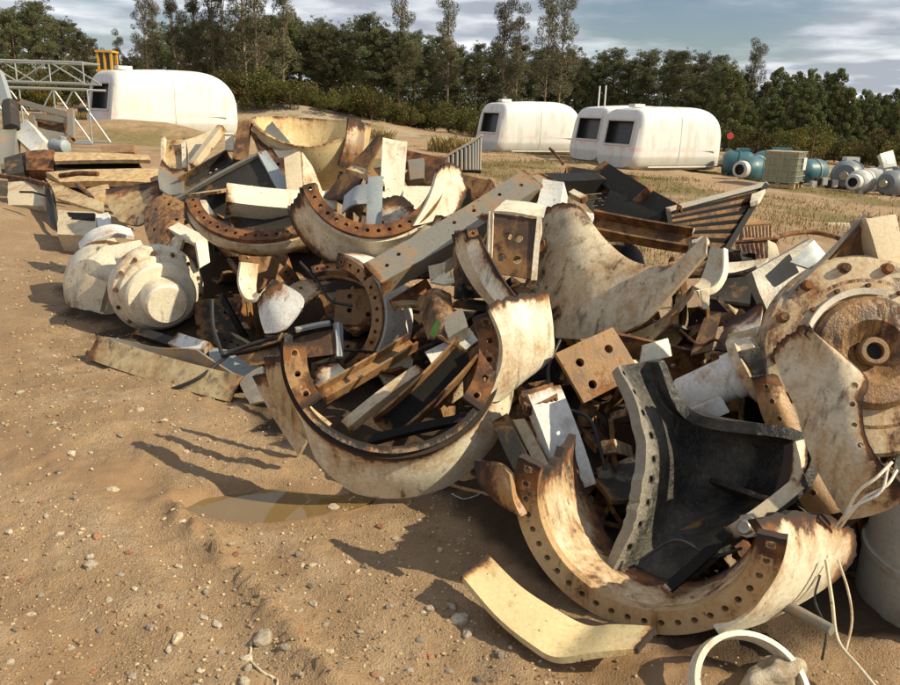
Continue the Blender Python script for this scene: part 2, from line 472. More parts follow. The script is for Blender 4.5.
def oily_material():
    m, t, b = mat_nodes('oily burnt casting'); k = NT(t); v = k.objvec()
    burn = k.attr('burn'); n1 = k.noise(v, 4, 6, .6, .5); n2 = k.noise(v, 38, 5, .7, .6); n3 = k.noise(v, 90, 4, .7)
    base = k.mix(k.step(n1, .35, .65), (.012, .011, .010), (.075, .066, .052))
    pale = k.mix(n2, (.19, .17, .13), (.38, .35, .28))
    pm = k.step(k.math('ADD', k.math('MULTIPLY', burn, .62), k.math('ADD', k.math('MULTIPLY', n1, .25), k.math('MULTIPLY', n2, .55))), .455, .60)
    c = k.mix(k.math('MULTIPLY', pm, k.math('ADD', .45, k.math('MULTIPLY', burn, .4))), base, pale)
    fl = k.math('MULTIPLY', k.step(n3, .64, .72), k.step(n1, .45, .6)); c = k.mix(k.math('MULTIPLY', fl, .5), c, (.28, .22, .14))
    t.links.new(c, b.inputs['Base Color'])
    k.set(b.inputs['Roughness'], k.math('ADD', .26, k.math('MULTIPLY', n2, .35)))
    t.links.new(k.bump(k.math('ADD', n2, k.math('MULTIPLY', n1, 1.5)), .8, .015), b.inputs['Normal'])
    return m
M['oily'] = oily_material()
for k_ in ('black', 'dgrey'): M[k_].node_tree.nodes['Principled BSDF'].inputs['Specular IOR Level'].default_value = .15

# ================================================================== the ground, one sheet to the horizon
def axis_samples(lo, hi, step, far, grow):
    a = list(np.arange(lo, hi+1e-9, step)); s = step
    while a[-1] < far: s *= grow; a.append(a[-1]+s)
    s = step; b = [lo]
    while b[-1] > -far: s *= grow; b.append(b[-1]-s)
    return np.array(b[:0:-1]+a)
gx = axis_samples(-2.6, 2.6, .020, 900, 1.09)
gy = axis_samples(1.3, 5.2, .020, 1400, 1.05); gy = gy[gy > -60]
GX, GY = np.meshgrid(gx, gy, indexing='ij')
GZ = ground_z(GX, GY)
nx, ny = GX.shape
verts = np.stack([GX, GY, GZ], -1).reshape(-1, 3)
ii, jj = np.meshgrid(np.arange(nx-1), np.arange(ny-1), indexing='ij')
q0 = (ii*ny+jj).reshape(-1)
quads = np.stack([q0, q0+ny, q0+ny+1, q0+1], -1)
gm = bpy.data.meshes.new('ground')
gm.vertices.add(len(verts)); gm.vertices.foreach_set('co', verts.reshape(-1))
gm.loops.add(len(quads)*4); gm.loops.foreach_set('vertex_index', quads.reshape(-1))
gm.polygons.add(len(quads)); gm.polygons.foreach_set('loop_start', np.arange(len(quads))*4); gm.polygons.foreach_set('loop_total', np.full(len(quads), 4))
gm.update(calc_edges=True); gm.shade_smooth()
HEAPL = [Vector(q) for q in ((-2.3, 6.3, 0), (-1.3, 5.6, 0), (-.6, 4.6, 0), (.1, 4.2, 0), (.8, 3.7, 0), (1.0, 3.0, 0), (1.6, 3.0, 0), (2.2, 3.6, 0))]
def smooth01(a): a = np.clip(a, 0, 1); return a*a*(3-2*a)
VX, VY = verts[:, 0], verts[:, 1]
wet = np.clip(1.6-(pud_q(VX, VY)+.8*fbm(VX*4, VY*4, 3, 91))/1.9, 0, 1)
wet = np.maximum(wet, np.clip(.9-seg_dist(VX, VY, [flat_ground(*q) for q in ((-20, 440), (60, 470), (140, 490), (210, 500))])/.42+.5*fbm(VX*3, VY*3, 2, 14), 0, .8))
wet = np.maximum(wet, np.clip(.8-seg_dist(VX, VY, [flat_ground(*q) for q in ((-40, 560), (30, 610), (70, 700))])/.34+.5*fbm(VX*3, VY*3, 2, 15), 0, .7))
wet = np.maximum(wet, np.clip(1-seg_dist(VX, VY, [flat_ground(*q) for q in ((600, 672), (660, 668), (720, 660))])/.2+.4*fbm(VX*5, VY*5, 2, 16), 0, 1))
grass = smooth01((VY-8)/6)*smooth01((60-VY)/10+.4)*np.clip(fbm(VX*.35, VY*.35, 4, 33)*1.5+.42, 0, 1)
grass = np.maximum(grass, smooth01((VY-62)/12)*.9)
grav = smooth01(1-np.abs((VY-(52-VX*.55)))/5.5)*smooth01((VX+40)/10)
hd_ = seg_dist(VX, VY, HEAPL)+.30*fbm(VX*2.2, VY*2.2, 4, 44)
oil = np.clip((1.0-hd_)/.35, 0, 1)                                       # shade of the heap's gaps, painted dark into the earth below
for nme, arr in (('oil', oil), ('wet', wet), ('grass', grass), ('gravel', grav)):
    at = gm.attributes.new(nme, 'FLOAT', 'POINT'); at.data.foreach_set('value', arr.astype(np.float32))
def ground_material():
    m, t, b = mat_nodes('bare earth'); k = NT(t)
    v = k.objvec(rnd=False)
    n1 = k.noise(v, .55, 6, .6); n2 = k.noise(v, 3.2, 6, .62); n3 = k.noise(v, 30, 5, .65); n4 = k.noise(v, 120, 4, .7)
    c = k.mix(k.step(n1, .36, .66), (.362, .243, .137), (.272, .176, .096))
    c = k.mix(k.math('MULTIPLY', k.step(n2, .46, .70), .75), c, (.415, .302, .188))
    c = k.mix(k.math('MULTIPLY', k.step(n3, .56, .72), .55), c, (.190, .135, .075))
    vo = k.n('ShaderNodeTexVoronoi'); k.set(vo.inputs['Vector'], v); vo.inputs['Scale'].default_value = 95; vo.inputs['Randomness'].default_value = 1
    pm = k.math('MULTIPLY', k.step(vo.outputs['Distance'], .42, .30), k.step(k.noise(v, 5.5, 4, .6), .47, .62))
    sepc = k.n('ShaderNodeSeparateColor'); k.set(sepc.inputs[0], vo.outputs['Color'])
    pc = k.mix(sepc.outputs[0], (.22, .17, .11), (.52, .44, .32))
    c = k.mix(k.math('MULTIPLY', pm, .8), c, pc)
    c = k.mix(k.math('MULTIPLY', k.step(n4, .6, .75), .5), c, (.46, .37, .24))
    gr = k.attr('gravel'); c = k.mix(k.math('MULTIPLY', gr, .9), c, k.mix(n3, (.30, .25, .18), (.47, .40, .30)))
    gs = k.step(k.math('ADD', k.attr('grass'), k.math('MULTIPLY', k.math('SUBTRACT', k.noise(v, 1.8, 6, .7), .5), 1.1)), .40, .75)
    c = k.mix(k.math('MULTIPLY', gs, .8), c, k.mix(k.noise(v, 7, 5, .7), (.085, .085, .026), (.25, .19, .07)))
    w = k.attr('wet'); wm = k.step(w, .25, .75)
    c = k.mix(k.math('MULTIPLY', wm, .70), c, (.200, .120, .060))
    c = k.mix(k.math('MULTIPLY', k.step(k.math('ADD', k.attr('oil'), k.math('MULTIPLY', k.math('SUBTRACT', n2, .5), .9)), .25, .75), .93), c, k.mix(n3, (.022, .014, .008), (.070, .042, .022)))  # near-black gap shade painted over the soil colour
    t.links.new(c, b.inputs['Base Color'])
    k.set(b.inputs['Roughness'], k.math('SUBTRACT', .93, k.math('MULTIPLY', wm, .38)))
    b.inputs['Specular IOR Level'].default_value = .3
    h = k.math('ADD', k.math('ADD', k.math('MULTIPLY', n3, .9), k.math('MULTIPLY', n4, .45)), k.math('MULTIPLY', pm, .5))
    h = k.math('MULTIPLY', h, k.math('SUBTRACT', 1, k.math('MULTIPLY', wm, .7)))
    t.links.new(k.bump(h, .85, .022), b.inputs['Normal'])
    return m
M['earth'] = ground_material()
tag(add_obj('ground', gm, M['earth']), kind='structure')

# ---- puddle: a still sheet of muddy water lying in its hollow
def water_material():
    m, t, b = mat_nodes('muddy water'); k = NT(t)
    v = k.objvec(rnd=False); n = k.noise(v, 5, 4, .6)
    t.links.new(k.mix(n, (.190, .128, .052), (.150, .098, .038)), b.inputs['Base Color'])
    b.inputs['Roughness'].default_value = .03; b.inputs['IOR'].default_value = 1.5
    t.links.new(k.bump(k.noise(v, 14, 3, .5), .03, .01), b.inputs['Normal'])
    return m
M['water'] = water_material()
pb = MB(); ring = []
for i in range(64):
    a = i*math.pi/32; r = 1.28*(1+.1*math.sin(3*a+1))
    u, vv = .33*r*math.cos(a), .14*r*math.sin(a)
    ring.append(Vector((PUDC.x+u*math.cos(PA)-vv*math.sin(PA), PUDC.y+u*math.sin(PA)+vv*math.cos(PA), PUDZ+.0035)))
pb.add([Vector((PUDC.x, PUDC.y, PUDZ+.0035))]+ring, [(0, 1+i, 1+(i+1) % 64) for i in range(64)])
tag(pb.build('puddle_water', M['water'], fix=False), kind='structure')

# ================================================================== stones and gravel
def rock_mesh(name, seed, sub=2, flat=.65):
    bm = bmesh.new(); bmesh.ops.create_icosphere(bm, subdivisions=sub, radius=1)
    r = random.Random(seed); off = Vector((r.random()*90, r.random()*90, r.random()*90))
    ax = (1+r.random()*.5, .8+r.random()*.3, flat*(.8+.4*r.random()))
    for v in bm.verts:
        p = v.co.copy(); k = 1+.45*mnoise.noise(p*1.1+off)+.16*mnoise.noise(p*3+off)
        v.co = Vector((p.x*k*ax[0], p.y*k*ax[1], p.z*k*ax[2]))
    me = bpy.data.meshes.new(name); bm.to_mesh(me); bm.free()
    if sub > 2: me.shade_smooth()
    return me
def rock_material(name, c1, c2):
    m, t, b = mat_nodes(name); k = NT(t); v = k.objvec()
    n1 = k.noise(v, 2.2, 6, .65); oi = k.n('ShaderNodeObjectInfo')
    c = k.mix(k.step(n1, .3, .7), c1, c2)
    c = k.mix(k.math('MULTIPLY', k.step(k.noise(v, 1.2, 3, .6), .5, .65), .6), c, (.28, .19, .10))
    hs = k.n('ShaderNodeHueSaturation'); k.set(hs.inputs['Color'], c); k.set(hs.inputs['Value'], k.math('ADD', .65, k.math('MULTIPLY', oi.outputs['Random'], .6)))
    t.links.new(hs.outputs[0], b.inputs['Base Color']); b.inputs['Roughness'].default_value = .85
    t.links.new(k.bump(k.noise(v, 9, 6, .7), .5, .08), b.inputs['Normal'])
    return m
M['stone'] = rock_material('pale stone', (.46, .38, .27), (.62, .55, .42))
M['stone_red'] = rock_material('reddish stone', (.34, .13, .07), (.42, .20, .12))
M['stone_grey'] = rock_material('grey stone', (.22, .19, .15), (.36, .31, .24))
rocks = {k: [rock_mesh('stone', 10+i*7+j) for j in range(4)] for i, k in enumerate(('stone', 'stone_red', 'stone_grey'))}
for k in rocks:
    for me in rocks[k]: me.materials.append(M[k])
def stone(px, py, wpx, kind='stone', label=None, group=None, seed=0):
    p = flat_ground(px, py); r = random.Random(int(px*31+py*7+seed))
    s = wpx*mpp((p-CAM).length)/2*.74
    o = bpy.data.objects.new('stone', r.choice(rocks[kind])); COL.objects.link(o)
    o.location = (p.x, p.y, gz(p.x, p.y)+s*.12); o.scale = (s, s, s); o.rotation_euler = (0, 0, r.random()*6.28)
    if not label and not group:
        wh = 'beside the tyre ridge' if 150 < px < 360 and py > 530 else 'near the puddle' if 170 < px < 460 and py > 470 else 'at the foot of the heap' if px >= 360 else 'on the open earth left of the tyre ridge' if py > 520 else 'on the damp track before the gearbox'
        cn = {'stone': 'pale', 'stone_red': 'reddish', 'stone_grey': 'grey brown'}[kind]
        label, group = 'small %s stone %s' % (cn, wh.replace('left of', 'beyond')), '%s stones %s' % (cn, wh.replace('left of', 'beyond'))
    tag(o, label or {'stone': 'small pale stone lying loose on the bare earth', 'stone_red': 'small reddish brick-coloured stone on the bare earth', 'stone_grey': 'small grey brown stone lying on the bare earth'}[kind], 'stone',
        group or {'stone': 'pale stones on the ground', 'stone_red': 'reddish stones on the ground', 'stone_grey': 'grey stones on the ground'}[kind])
    return o
stone(263, 632, 27, label='flat pinkish stone, largest on the bare earth beside the tyre ridge')
for a in ((113, 493, 12), (72, 460, 11), (91, 567, 14), (178, 562, 9), (459, 612, 20), (468, 624, 17), (452, 600, 11), (90, 560, 10), (183, 525, 8), (108, 595, 10), (216, 611, 13), (203, 608, 10),
          (177, 630, 15), (168, 640, 9), (134, 585, 7), (246, 648, 14), (248, 661, 11), (244, 677, 15), (131, 665, 11), (200, 662, 10), (195, 680, 12), (48, 676, 8), (313, 592, 12), (302, 557, 7), (333, 501, 15),
          (312, 559, 8), (381, 670, 9), (22, 505, 8), (47, 520, 7), (60, 535, 8), (9, 533, 9), (150, 450, 8), (186, 452, 8), (440, 545, 10), (395, 530, 9), (430, 603, 11), (348, 556, 6), (20, 395, 7), (55, 430, 7), (140, 415, 8), (165, 425, 7), (95, 405, 6), (60, 370, 6), (330, 640, 10), (360, 620, 8), (410, 660, 9), (300, 600, 8), (275, 560, 7), (230, 545, 7), (420, 515, 8), (30, 610, 9), (70, 640, 8), (10, 660, 9)):
    stone(*a)
for a in ((97, 541, 9), (128, 553, 8), (235, 555, 8), (380, 519, 10), (375, 664, 10), (92, 661, 7), (42, 507, 6), (300, 626, 7), (430, 645, 9), (160, 600, 7), (20, 575, 7), (350, 590, 6)):
    stone(*a, kind='stone_red')
for a in ((120, 573, 8), (205, 585, 10), (280, 580, 9), (297, 548, 8), (310, 575, 10), (325, 610, 9), (150, 620, 10), (40, 590, 8), (75, 505, 7), (60, 480, 7), (220, 640, 9), (285, 645, 10), (300, 670, 9), (340, 660, 10), (420, 630, 11), (390, 600, 9), (365, 560, 9), (450, 660, 10), (480, 670, 12), (500, 650, 11), (180, 590, 7), (100, 620, 9), (15, 630, 8), (120, 440, 8), (30, 440, 7), (70, 400, 6)):
    stone(*a, kind='stone_grey')
# the big rough rock at the foot of the heap
bp = flat_ground(775, 688)
rm_ = rock_mesh('rock', 77, 4, .8)
ro = add_obj('rock', rm_, M['stone'], loc=(bp.x, bp.y, gz(bp.x, bp.y)+.045)); ro.scale = (.088, .075, .085); ro.rotation_euler = (.2, .1, .6)
tag(ro, 'big rough pale rock lying inside the cream ring at the foot of the heap', 'rock')
# gravel too small to pick apart
rg = np.random.default_rng(5)
ico = bmesh.new(); bmesh.ops.create_icosphere(ico, subdivisions=1, radius=1)
iv = np.array([v.co for v in ico.verts]); ifc = np.array([[v.index for v in f.verts] for f in ico.faces]); ico.free()
def gravel(name, label, cnt, mat, seed, smin, smax, ymax=7.5):
    rg = np.random.default_rng(seed)
    yy = 1.4+(ymax-1.4)*rg.random(cnt*3)**1.5; xx = (rg.random(cnt*3)*2-1)*(yy*.62+.3)
    keep = (fbm(xx*1.5, yy*1.5, 3, seed)+.35*rg.random(cnt*3) > .02) & (pud_q(xx, yy) > 1.1) & (seg_dist(xx, yy, HEAPL) > .85)
    xx, yy = xx[keep][:cnt], yy[keep][:cnt]; n = len(xx)
    s = (smin+(smax-smin)*rg.random(n)**3)*(.6+.12*yy)
    rot = rg.random(n)*6.28; sc = np.stack([s*(.8+.6*rg.random(n)), s*(.7+.4*rg.random(n)), s*(.5+.35*rg.random(n))], -1)
    V = iv[None]*(1+.28*(rg.random((n, len(iv), 1))-.5))*sc[:, None, :]
    c, sn = np.cos(rot)[:, None], np.sin(rot)[:, None]
    X = V[..., 0]*c-V[..., 1]*sn+xx[:, None]; Yv = V[..., 0]*sn+V[..., 1]*c+yy[:, None]
    Z = V[..., 2]+(ground_z(xx, yy)+s*.2)[:, None]
    vv = np.stack([X, Yv, Z], -1).reshape(-1, 3)
    ff = (ifc[None]+(np.arange(n)*len(iv))[:, None, None]).reshape(-1, 3)
    me = bpy.data.meshes.new(name); me.from_pydata(vv.tolist(), [], ff.tolist())
    tag(add_obj(name, me, mat), label, 'gravel', kind='stuff')
def gravel_mat(name, a, bb):
    m, t, b = mat_nodes(name); k = NT(t); v = k.objvec(rnd=False)
    gi = k.n('ShaderNodeNewGeometry')
    t.links.new(k.mix(gi.outputs['Random Per Island'], a, bb), b.inputs['Base Color']); b.inputs['Roughness'].default_value = .9
    return m
gravel('gravel', 'pale grit and pebbles strewn over the bare earth', 6500, gravel_mat('pale grit', (.32, .23, .13), (.52, .42, .28)), 3, .0022, .0095)
gravel('earth_crumbs', 'brown crumbs of earth scattered over the ground', 7500, gravel_mat('earth crumbs', (.17, .11, .06), (.34, .23, .12)), 4, .003, .011)

# ================================================================== trees
def leaf_cloud(centres, radii, n, size, seed, flat=.75, up=.0, asp=2.2):
    rg = np.random.default_rng(seed)
    c = np.asarray(centres); r = np.asarray(radii); w = r**2/np.sum(r**2)
    k = rg.choice(len(c), n, p=w)
    d = rg.normal(size=(n, 3)); d /= np.linalg.norm(d, axis=1)[:, None]
    rad = r[k]*(.35+.65*rg.random(n)**.5)
    p = c[k]+d*rad[:, None]*np.array([1, 1, flat])
    a = rg.normal(size=(n, 3))+np.array([0, 0, up]); a /= np.linalg.norm(a, axis=1)[:, None]
    b = np.cross(a, rg.normal(size=(n, 3))); b /= np.linalg.norm(b, axis=1)[:, None]
    s = size*(.6+.8*rg.random(n))[:, None]
    v = np.stack([p-b*s*.5/asp*1.2, p+a*s*.5, p+b*s*.5/asp*1.2, p-a*s*.4], 1)
    f = np.arange(n*4).reshape(n, 4)
    return v.reshape(-1, 3), f
def np_mesh(name, v, f, mat):
    me = bpy.data.meshes.new(name); me.from_pydata(v.tolist(), [], f.tolist()); me.materials.append(mat); me.update(); return me
def leaf_mat(name, c1, c2, c3):
    m, t, b = mat_nodes(name); k = NT(t)
    gi = k.n('ShaderNodeNewGeometry'); oi = k.n('ShaderNodeObjectInfo')
    n = k.noise(k.objvec(), .55, 4, .6)
    c = k.mix(gi.outputs['Random Per Island'], c1, c2)
    c = k.mix(k.math('MULTIPLY', k.step(n, .48, .68), .7), c, c3)
    hs = k.n('ShaderNodeHueSaturation'); k.set(hs.inputs['Color'], c); k.set(hs.inputs['Value'], k.math('ADD', .65, k.math('MULTIPLY', oi.outputs['Random'], .7)))
    k.set(hs.inputs['Hue'], k.math('ADD', .485, k.math('MULTIPLY', oi.outputs['Random'], .03)))
    t.links.new(hs.outputs[0], b.inputs['Base Color']); b.inputs['Roughness'].default_value = .75; b.inputs['Specular IOR Level'].default_value = .2
    tr = k.n('ShaderNodeBsdfTranslucent'); t.links.new(hs.outputs[0], tr.inputs[0])
    ms = k.n('ShaderNodeMixShader'); ms.inputs[0].default_value = .22
    t.links.new(b.outputs[0], ms.inputs[1]); t.links.new(tr.outputs[0], ms.inputs[2])
    t.links.new(ms.outputs[0], t.nodes['Material Output'].inputs['Surface'])
    return m
M['pine'] = leaf_mat('pine needles', (.075, .088, .038), (.125, .135, .060), (.165, .155, .072))
M['euc'] = leaf_mat('eucalyptus leaves', (.095, .098, .056), (.155, .145, .086), (.205, .165, .098))
M['young'] = leaf_mat('young pine needles', (.075, .096, .034), (.130, .146, .054), (.175, .168, .064))
M['bush'] = leaf_mat('scrub leaves', (.050, .058, .016), (.110, .095, .024), (.165, .110, .030))
M['bark'] = plain('pine bark', (.11, .075, .05), .9, .4, 6, .5)
M['pbark'] = plain('pale eucalyptus bark', (.20, .15, .10), .85, .35, 3, .3)
def limb(mb, a, b, r0, r1, r, n=5, bend=.08):
    a, b = Vector(a), Vector(b); L = (b-a).length
    m1 = a.lerp(b, .35)+Vector((r.uniform(-1, 1), r.uniform(-1, 1), r.uniform(-.3, 1)))*L*bend
    m2 = a.lerp(b, .7)+Vector((r.uniform(-1, 1), r.uniform(-1, 1), r.uniform(-.3, 1)))*L*bend
    mb.tube([a, m1, m2, b], [r0, r0*.7+r1*.3, r0*.35+r1*.65, r1], n)
def tree_proto(kind, seed):
    r = random.Random(seed); tb = MB(); cs = []; rs = []
    if kind == 'pine':
        H = 10.5; crown0 = r.uniform(.28, .45)*H; lean = Vector((r.uniform(-.5, .5), r.uniform(-.5, .5), H))
        tb.tube([(0, 0, -.4), lean*.3+Vector((r.uniform(-.15, .15), 0, 0)), lean*.65+Vector((r.uniform(-.25, .25), 0, 0)), lean*.97], [.17, .14, .09, .03], 7)
        for i in range(105):
            h = crown0+(H*.98-crown0)*(i/105)**.85; k = (h-crown0)/(H-crown0)
            rad = (1.9*math.sin(math.pi*(.16+.78*k))**.8+.25)*r.uniform(.55, 1.2); a = r.random()*6.28
            e = lean*(h/H)+Vector((math.cos(a)*rad, math.sin(a)*rad, r.uniform(.1, .7)))
            limb(tb, lean*(h/H)*.97, e, .045, .012, r, 4); cs.append(e); rs.append(r.uniform(.22, .55)*(1.1-.45*k))
            if r.random() < .5: cs.append(lean*(h/H)+(e-lean*(h/H))*.5); rs.append(.5)
        v, f = leaf_cloud(cs, rs, 16000, .185, seed, .7, .5, 3.8); lm, bmt = 'pine', 'bark'
    elif kind == 'euc':
        H = 12.5; lean = Vector((r.uniform(-.8, .8), r.uniform(-.5, .5), H)); crown0 = H*r.uniform(.18, .34)
        tb.tube([(0, 0, -.4), lean*.25+Vector((r.uniform(-.2, .2), 0, 0)), lean*.6+Vector((r.uniform(-.3, .3), 0, 0)), lean], [.15, .12, .08, .02], 7)
        for i in range(40):
            h = crown0+(H-crown0)*(i/40); k = i/40
            rad = (1.4-.7*k)*r.uniform(.2, 1.2); a = r.random()*6.28
            e = lean*(h/H)+Vector((math.cos(a)*rad, math.sin(a)*rad, r.uniform(.3, 1.3)))
            limb(tb, lean*(h/H)*.93, e, .035, .01, r, 4); cs.append(e); rs.append(r.uniform(.32, .74))
        v, f = leaf_cloud(cs, rs, 8500, .185, seed, 1.0, -.9, 3.4); lm, bmt = 'euc', 'pbark'
    elif kind == 'young':
        H = 6.2; lean = Vector((r.uniform(-.2, .2), r.uniform(-.2, .2), H))
        tb.tube([(0, 0, -.4), lean*.5, lean*.97], [.11, .07, .02], 6)
        for i in range(130):
            k = i/130; h = .35+(H-.45)*k
            rad = (1.75*(1-k)**.75+.18)*r.uniform(.6, 1.15); a = r.random()*6.28
            e = lean*(h/H)+Vector((math.cos(a)*rad, math.sin(a)*rad, r.uniform(.15, .5)))
            limb(tb, lean*(h/H)*.95, e, .03, .01, r, 4); cs.append(e); rs.append(r.uniform(.2, .44)*(1.2-.6*k))
        v, f = leaf_cloud(cs, rs, 19000, .165, seed, .95, .9, 3.4); lm, bmt = 'young', 'bark'
    else:
        tb.tube([(0, 0, -.2), (0, 0, .8)], [.05, .03], 5)
        for i in range(16):
            a = r.random()*6.28; q = r.random()**.5*1.3
            e = Vector((math.cos(a)*q, math.sin(a)*q, .35+r.random()*1.1*(1.25-q*.6)))
            limb(tb, (0, 0, .2), e, .025, .008, r, 4); cs.append(e); rs.append(r.uniform(.3, .6))
        v, f = leaf_cloud(cs, rs, 4200, .12, seed, .9, .7, 2.6); lm, bmt = 'bush', 'bark'
    tm = tb.mesh('trunk', smooth=60, fix=False); tm.materials.append(M[bmt])
    return tm, np_mesh('crown', v, f, M[lm])
PROTO = {'pine': [tree_proto('pine', 3+i) for i in range(5)], 'euc': [tree_proto('euc', 30+i) for i in range(5)],
         'young': [tree_proto('young', 60+i) for i in range(4)], 'bush': [tree_proto('bush', 90+i) for i in range(4)]}
TL = {'pine': ('pine_tree', 'tall dark green pine in the wood behind the yard', 'tree', 'pines in the wood behind the yard'),
      'euc': ('eucalyptus_tree', 'slender eucalyptus with airy crown among the pines behind the yard', 'tree', 'eucalyptus trees in the wood'),
      'young': ('young_pine', 'low bushy young pine in the thicket behind the blue machines', 'tree', 'young pines behind the blue machines'),
      'bush': ('shrub', 'yellow green shrub at the foot of the wood', 'shrub', 'shrubs along the foot of the wood')}
def tree(kind, px, Y, h, seed, label=None):
    r = random.Random(seed*17+int(px)); tm, cm = r.choice(PROTO[kind])
    x = (px-450)/FPX*Y*1.04; z = gz(x, Y)
    nm, lb, ct, gp = TL[kind]
    H0 = {'pine': 10.5, 'euc': 12.5, 'young': 6.2, 'bush': 1.6}[kind]
    if not label:
        where = [(138, 'behind the lattice masts'), (262, 'behind the lone nacelle cover'), (478, 'behind the gravel bank'), (560, 'behind the unpaired nacelle cover'), (735, 'behind the two paired nacelle covers'), (835, 'behind the caged tank'), (2000, 'behind the grey motors')]
        wh = next(w for lim, w in where if px < lim)
        lb = {'pine': 'tall dark green pine %s, ' + ('second row' if Y > 94 else 'front row') + ' of trees', 'euc': 'slender eucalyptus with airy crown %s', 'young': 'bushy young pine %s, ' + ('taller back' if Y > 79 else 'lower front') + ' row', 'bush': 'yellow green shrub at the foot of the wood %s'}[kind] % wh
        gp = lb.replace('tall dark green pine', 'pines').replace('slender eucalyptus with airy crown', 'eucalyptus trees').replace('bushy young pine', 'young pines').replace('yellow green shrub', 'shrubs')
    t = thing(nm, label or lb, ct, (x, Y, z-.05), None if label else gp, r.random()*6.28)
    s = h/H0; t.scale = (s*r.uniform(.9, 1.15), s*r.uniform(.9, 1.15), s)
    add_obj('trunk', tm, None, t); add_obj('crown', cm, None, t)
def tops(px):   # height of the wood's skyline above the tree feet, in metres at 90 m
    xs = [-60, 0, 50, 80, 110, 135, 200, 280, 330, 380, 440, 480, 520, 545, 600, 640, 690, 720, 745, 800, 860, 960]
    ys = [8.4, 8.4, 9.3, 10.0, 8.8, 4.6, 9.2, 10.8, 10.8, 11.0, 9.9, 9.2, 9.2, 9.2, 9.4, 10.2, 9.8, 6.4, 7.8, 7.2, 6.4, 7.2]
    return float(np.interp(px, xs, ys))*.96
r = random.Random(99); px = -70
while px < 705:                                          # main row
    if not (118 < px < 138): tree('pine', px, r.uniform(82, 92), tops(px)*r.uniform(.80, 1.02), int(px)+500)
    px += r.uniform(10, 17) if px > 130 else r.uniform(15, 24)
px = -80
while px < 715:                                          # second row
    tree('pine', px, r.uniform(96, 104), tops(px)*r.uniform(.86, 1.05)*1.08, int(px)+900); px += r.uniform(14, 24)
for i, px in enumerate((142, 166, 176, 196, 206, 230, 243, 256, 268, 290, 398, 440, 492, 503, 530, 543)):
    tree('euc', px, r.uniform(76, 86), tops(px)*r.uniform(1.12, 1.30)*1.1, i+40)
tree('euc', 719, 84, 9.8, 3, 'lone thin eucalyptus rising from the gap between tall pines and thicket')
px = 700
while px < 985:
    tree('young', px, r.uniform(66, 76), tops(px)*r.uniform(.66, .86), int(px)+3); px += r.uniform(8, 14)
px = 706
while px < 990:
    tree('young', px, r.uniform(82, 94), tops(px)*r.uniform(.95, 1.2), int(px)+8); px += r.uniform(10, 16)
px = 236
while px < 990:
    if not (498 < px < 560 or 600 < px < 716): tree('bush', px, r.uniform(58, 66) if px < 700 else r.uniform(50, 60), r.uniform(1.3, 2.4), int(px)+77)
    px += r.uniform(9, 16)
for px in (-30, -5, 20, 45, 66, 80, 100, 120): tree('bush', px, r.uniform(45, 60), r.uniform(1.3, 2.2), int(px)+700)
# undergrowth closing the gaps low down between the trunks: uncountable
rg = np.random.default_rng(8); n = 1900
ux = rg.random(n)*170-80; uy = 86+rg.random(n)*26; uc = np.stack([ux, uy, ground_z(ux, uy)+.4+rg.random(n)*3.2], -1)
v, f = leaf_cloud(uc, .7+rg.random(n)*1.0, 120000, .42, 4, .9, .5, 2.4)
ug = np_mesh('undergrowth', v, f, M['pine']); tag(add_obj('undergrowth', ug, None), 'dark undergrowth filling the wood between the trunks', 'undergrowth', kind='stuff')
# ---- weeds and dry grass tufts in the yard
def grass_stuff(name, label, spots, seed, mat, h):
    rg = np.random.default_rng(seed); V = []; F = []
    for x, y, rad, cnt in spots:
        a = rg.random(cnt)*6.28; q = rad*rg.random(cnt)**.6
        bx_, by_ = x+np.cos(a)*q, y+np.sin(a)*q*.8; bz = ground_z(bx_, by_)
        hh = h*(.4+.8*rg.random(cnt)); la = rg.random(cnt)*6.28; le = hh*(.15+.5*rg.random(cnt)); w = .004+.004*rg.random(cnt)+.0003*y
        for i in range(cnt):
            o = len(V); c, s = math.cos(la[i]), math.sin(la[i])
            V += [(bx_[i]-s*w[i], by_[i]+c*w[i], bz[i]-.02), (bx_[i]+s*w[i], by_[i]-c*w[i], bz[i]-.02), (bx_[i]+c*le[i]*.4, by_[i]+s*le[i]*.4, bz[i]+hh[i]*.7), (bx_[i]+c*le[i], by_[i]+s*le[i], bz[i]+hh[i])]
            F += [(o, o+1, o+2), (o+1, o+3, o+2)]
    me = bpy.data.meshes.new(name); me.from_pydata(V, [], F); tag(add_obj(name, me, mat), label, 'grass', kind='stuff')
M['drygrass'] = leaf_mat('dry grass', (.26, .19, .07), (.34, .26, .10), (.15, .14, .04))
sp = []
for i in range(420):
    Y = r.uniform(9, 40); px = r.uniform(420, 960); x = (px-450)/FPX*Y*1.04
    if float(fbm(np.array([x*.35]), np.array([Y*.35]), 4, 33)[0]) > -.12: sp.append((x, Y, r.uniform(.5, 1.6), 70))
for px, py in ((372, 132), (440, 145), (455, 150), (425, 140), (465, 142), (448, 138), (505, 150), (545, 155), (520, 160)):
    p = flat_ground(px, py+8); sp.append((p.x, p.y, .9, 90))
for px in range(66, 100, 5): p = flat_ground(px, 128); sp.append((p.x, p.y, .5, 60))
grass_stuff('weeds', 'sparse dry grass and weeds over the yard behind the heap', sp, 6, M['drygrass'], .085)

sp2 = []
for px, py in ((70, 126), (76, 128), (82, 126), (88, 130), (94, 128), (60, 124), (372, 138), (384, 142), (440, 152), (452, 154), (462, 150)): p = flat_ground(px, py); sp2.append((p.x, p.y, .55, 110))
grass_stuff('tall_weeds', 'taller yellowish weeds beside the lattice masts and behind the heap', sp2, 16, M['drygrass'], .55)

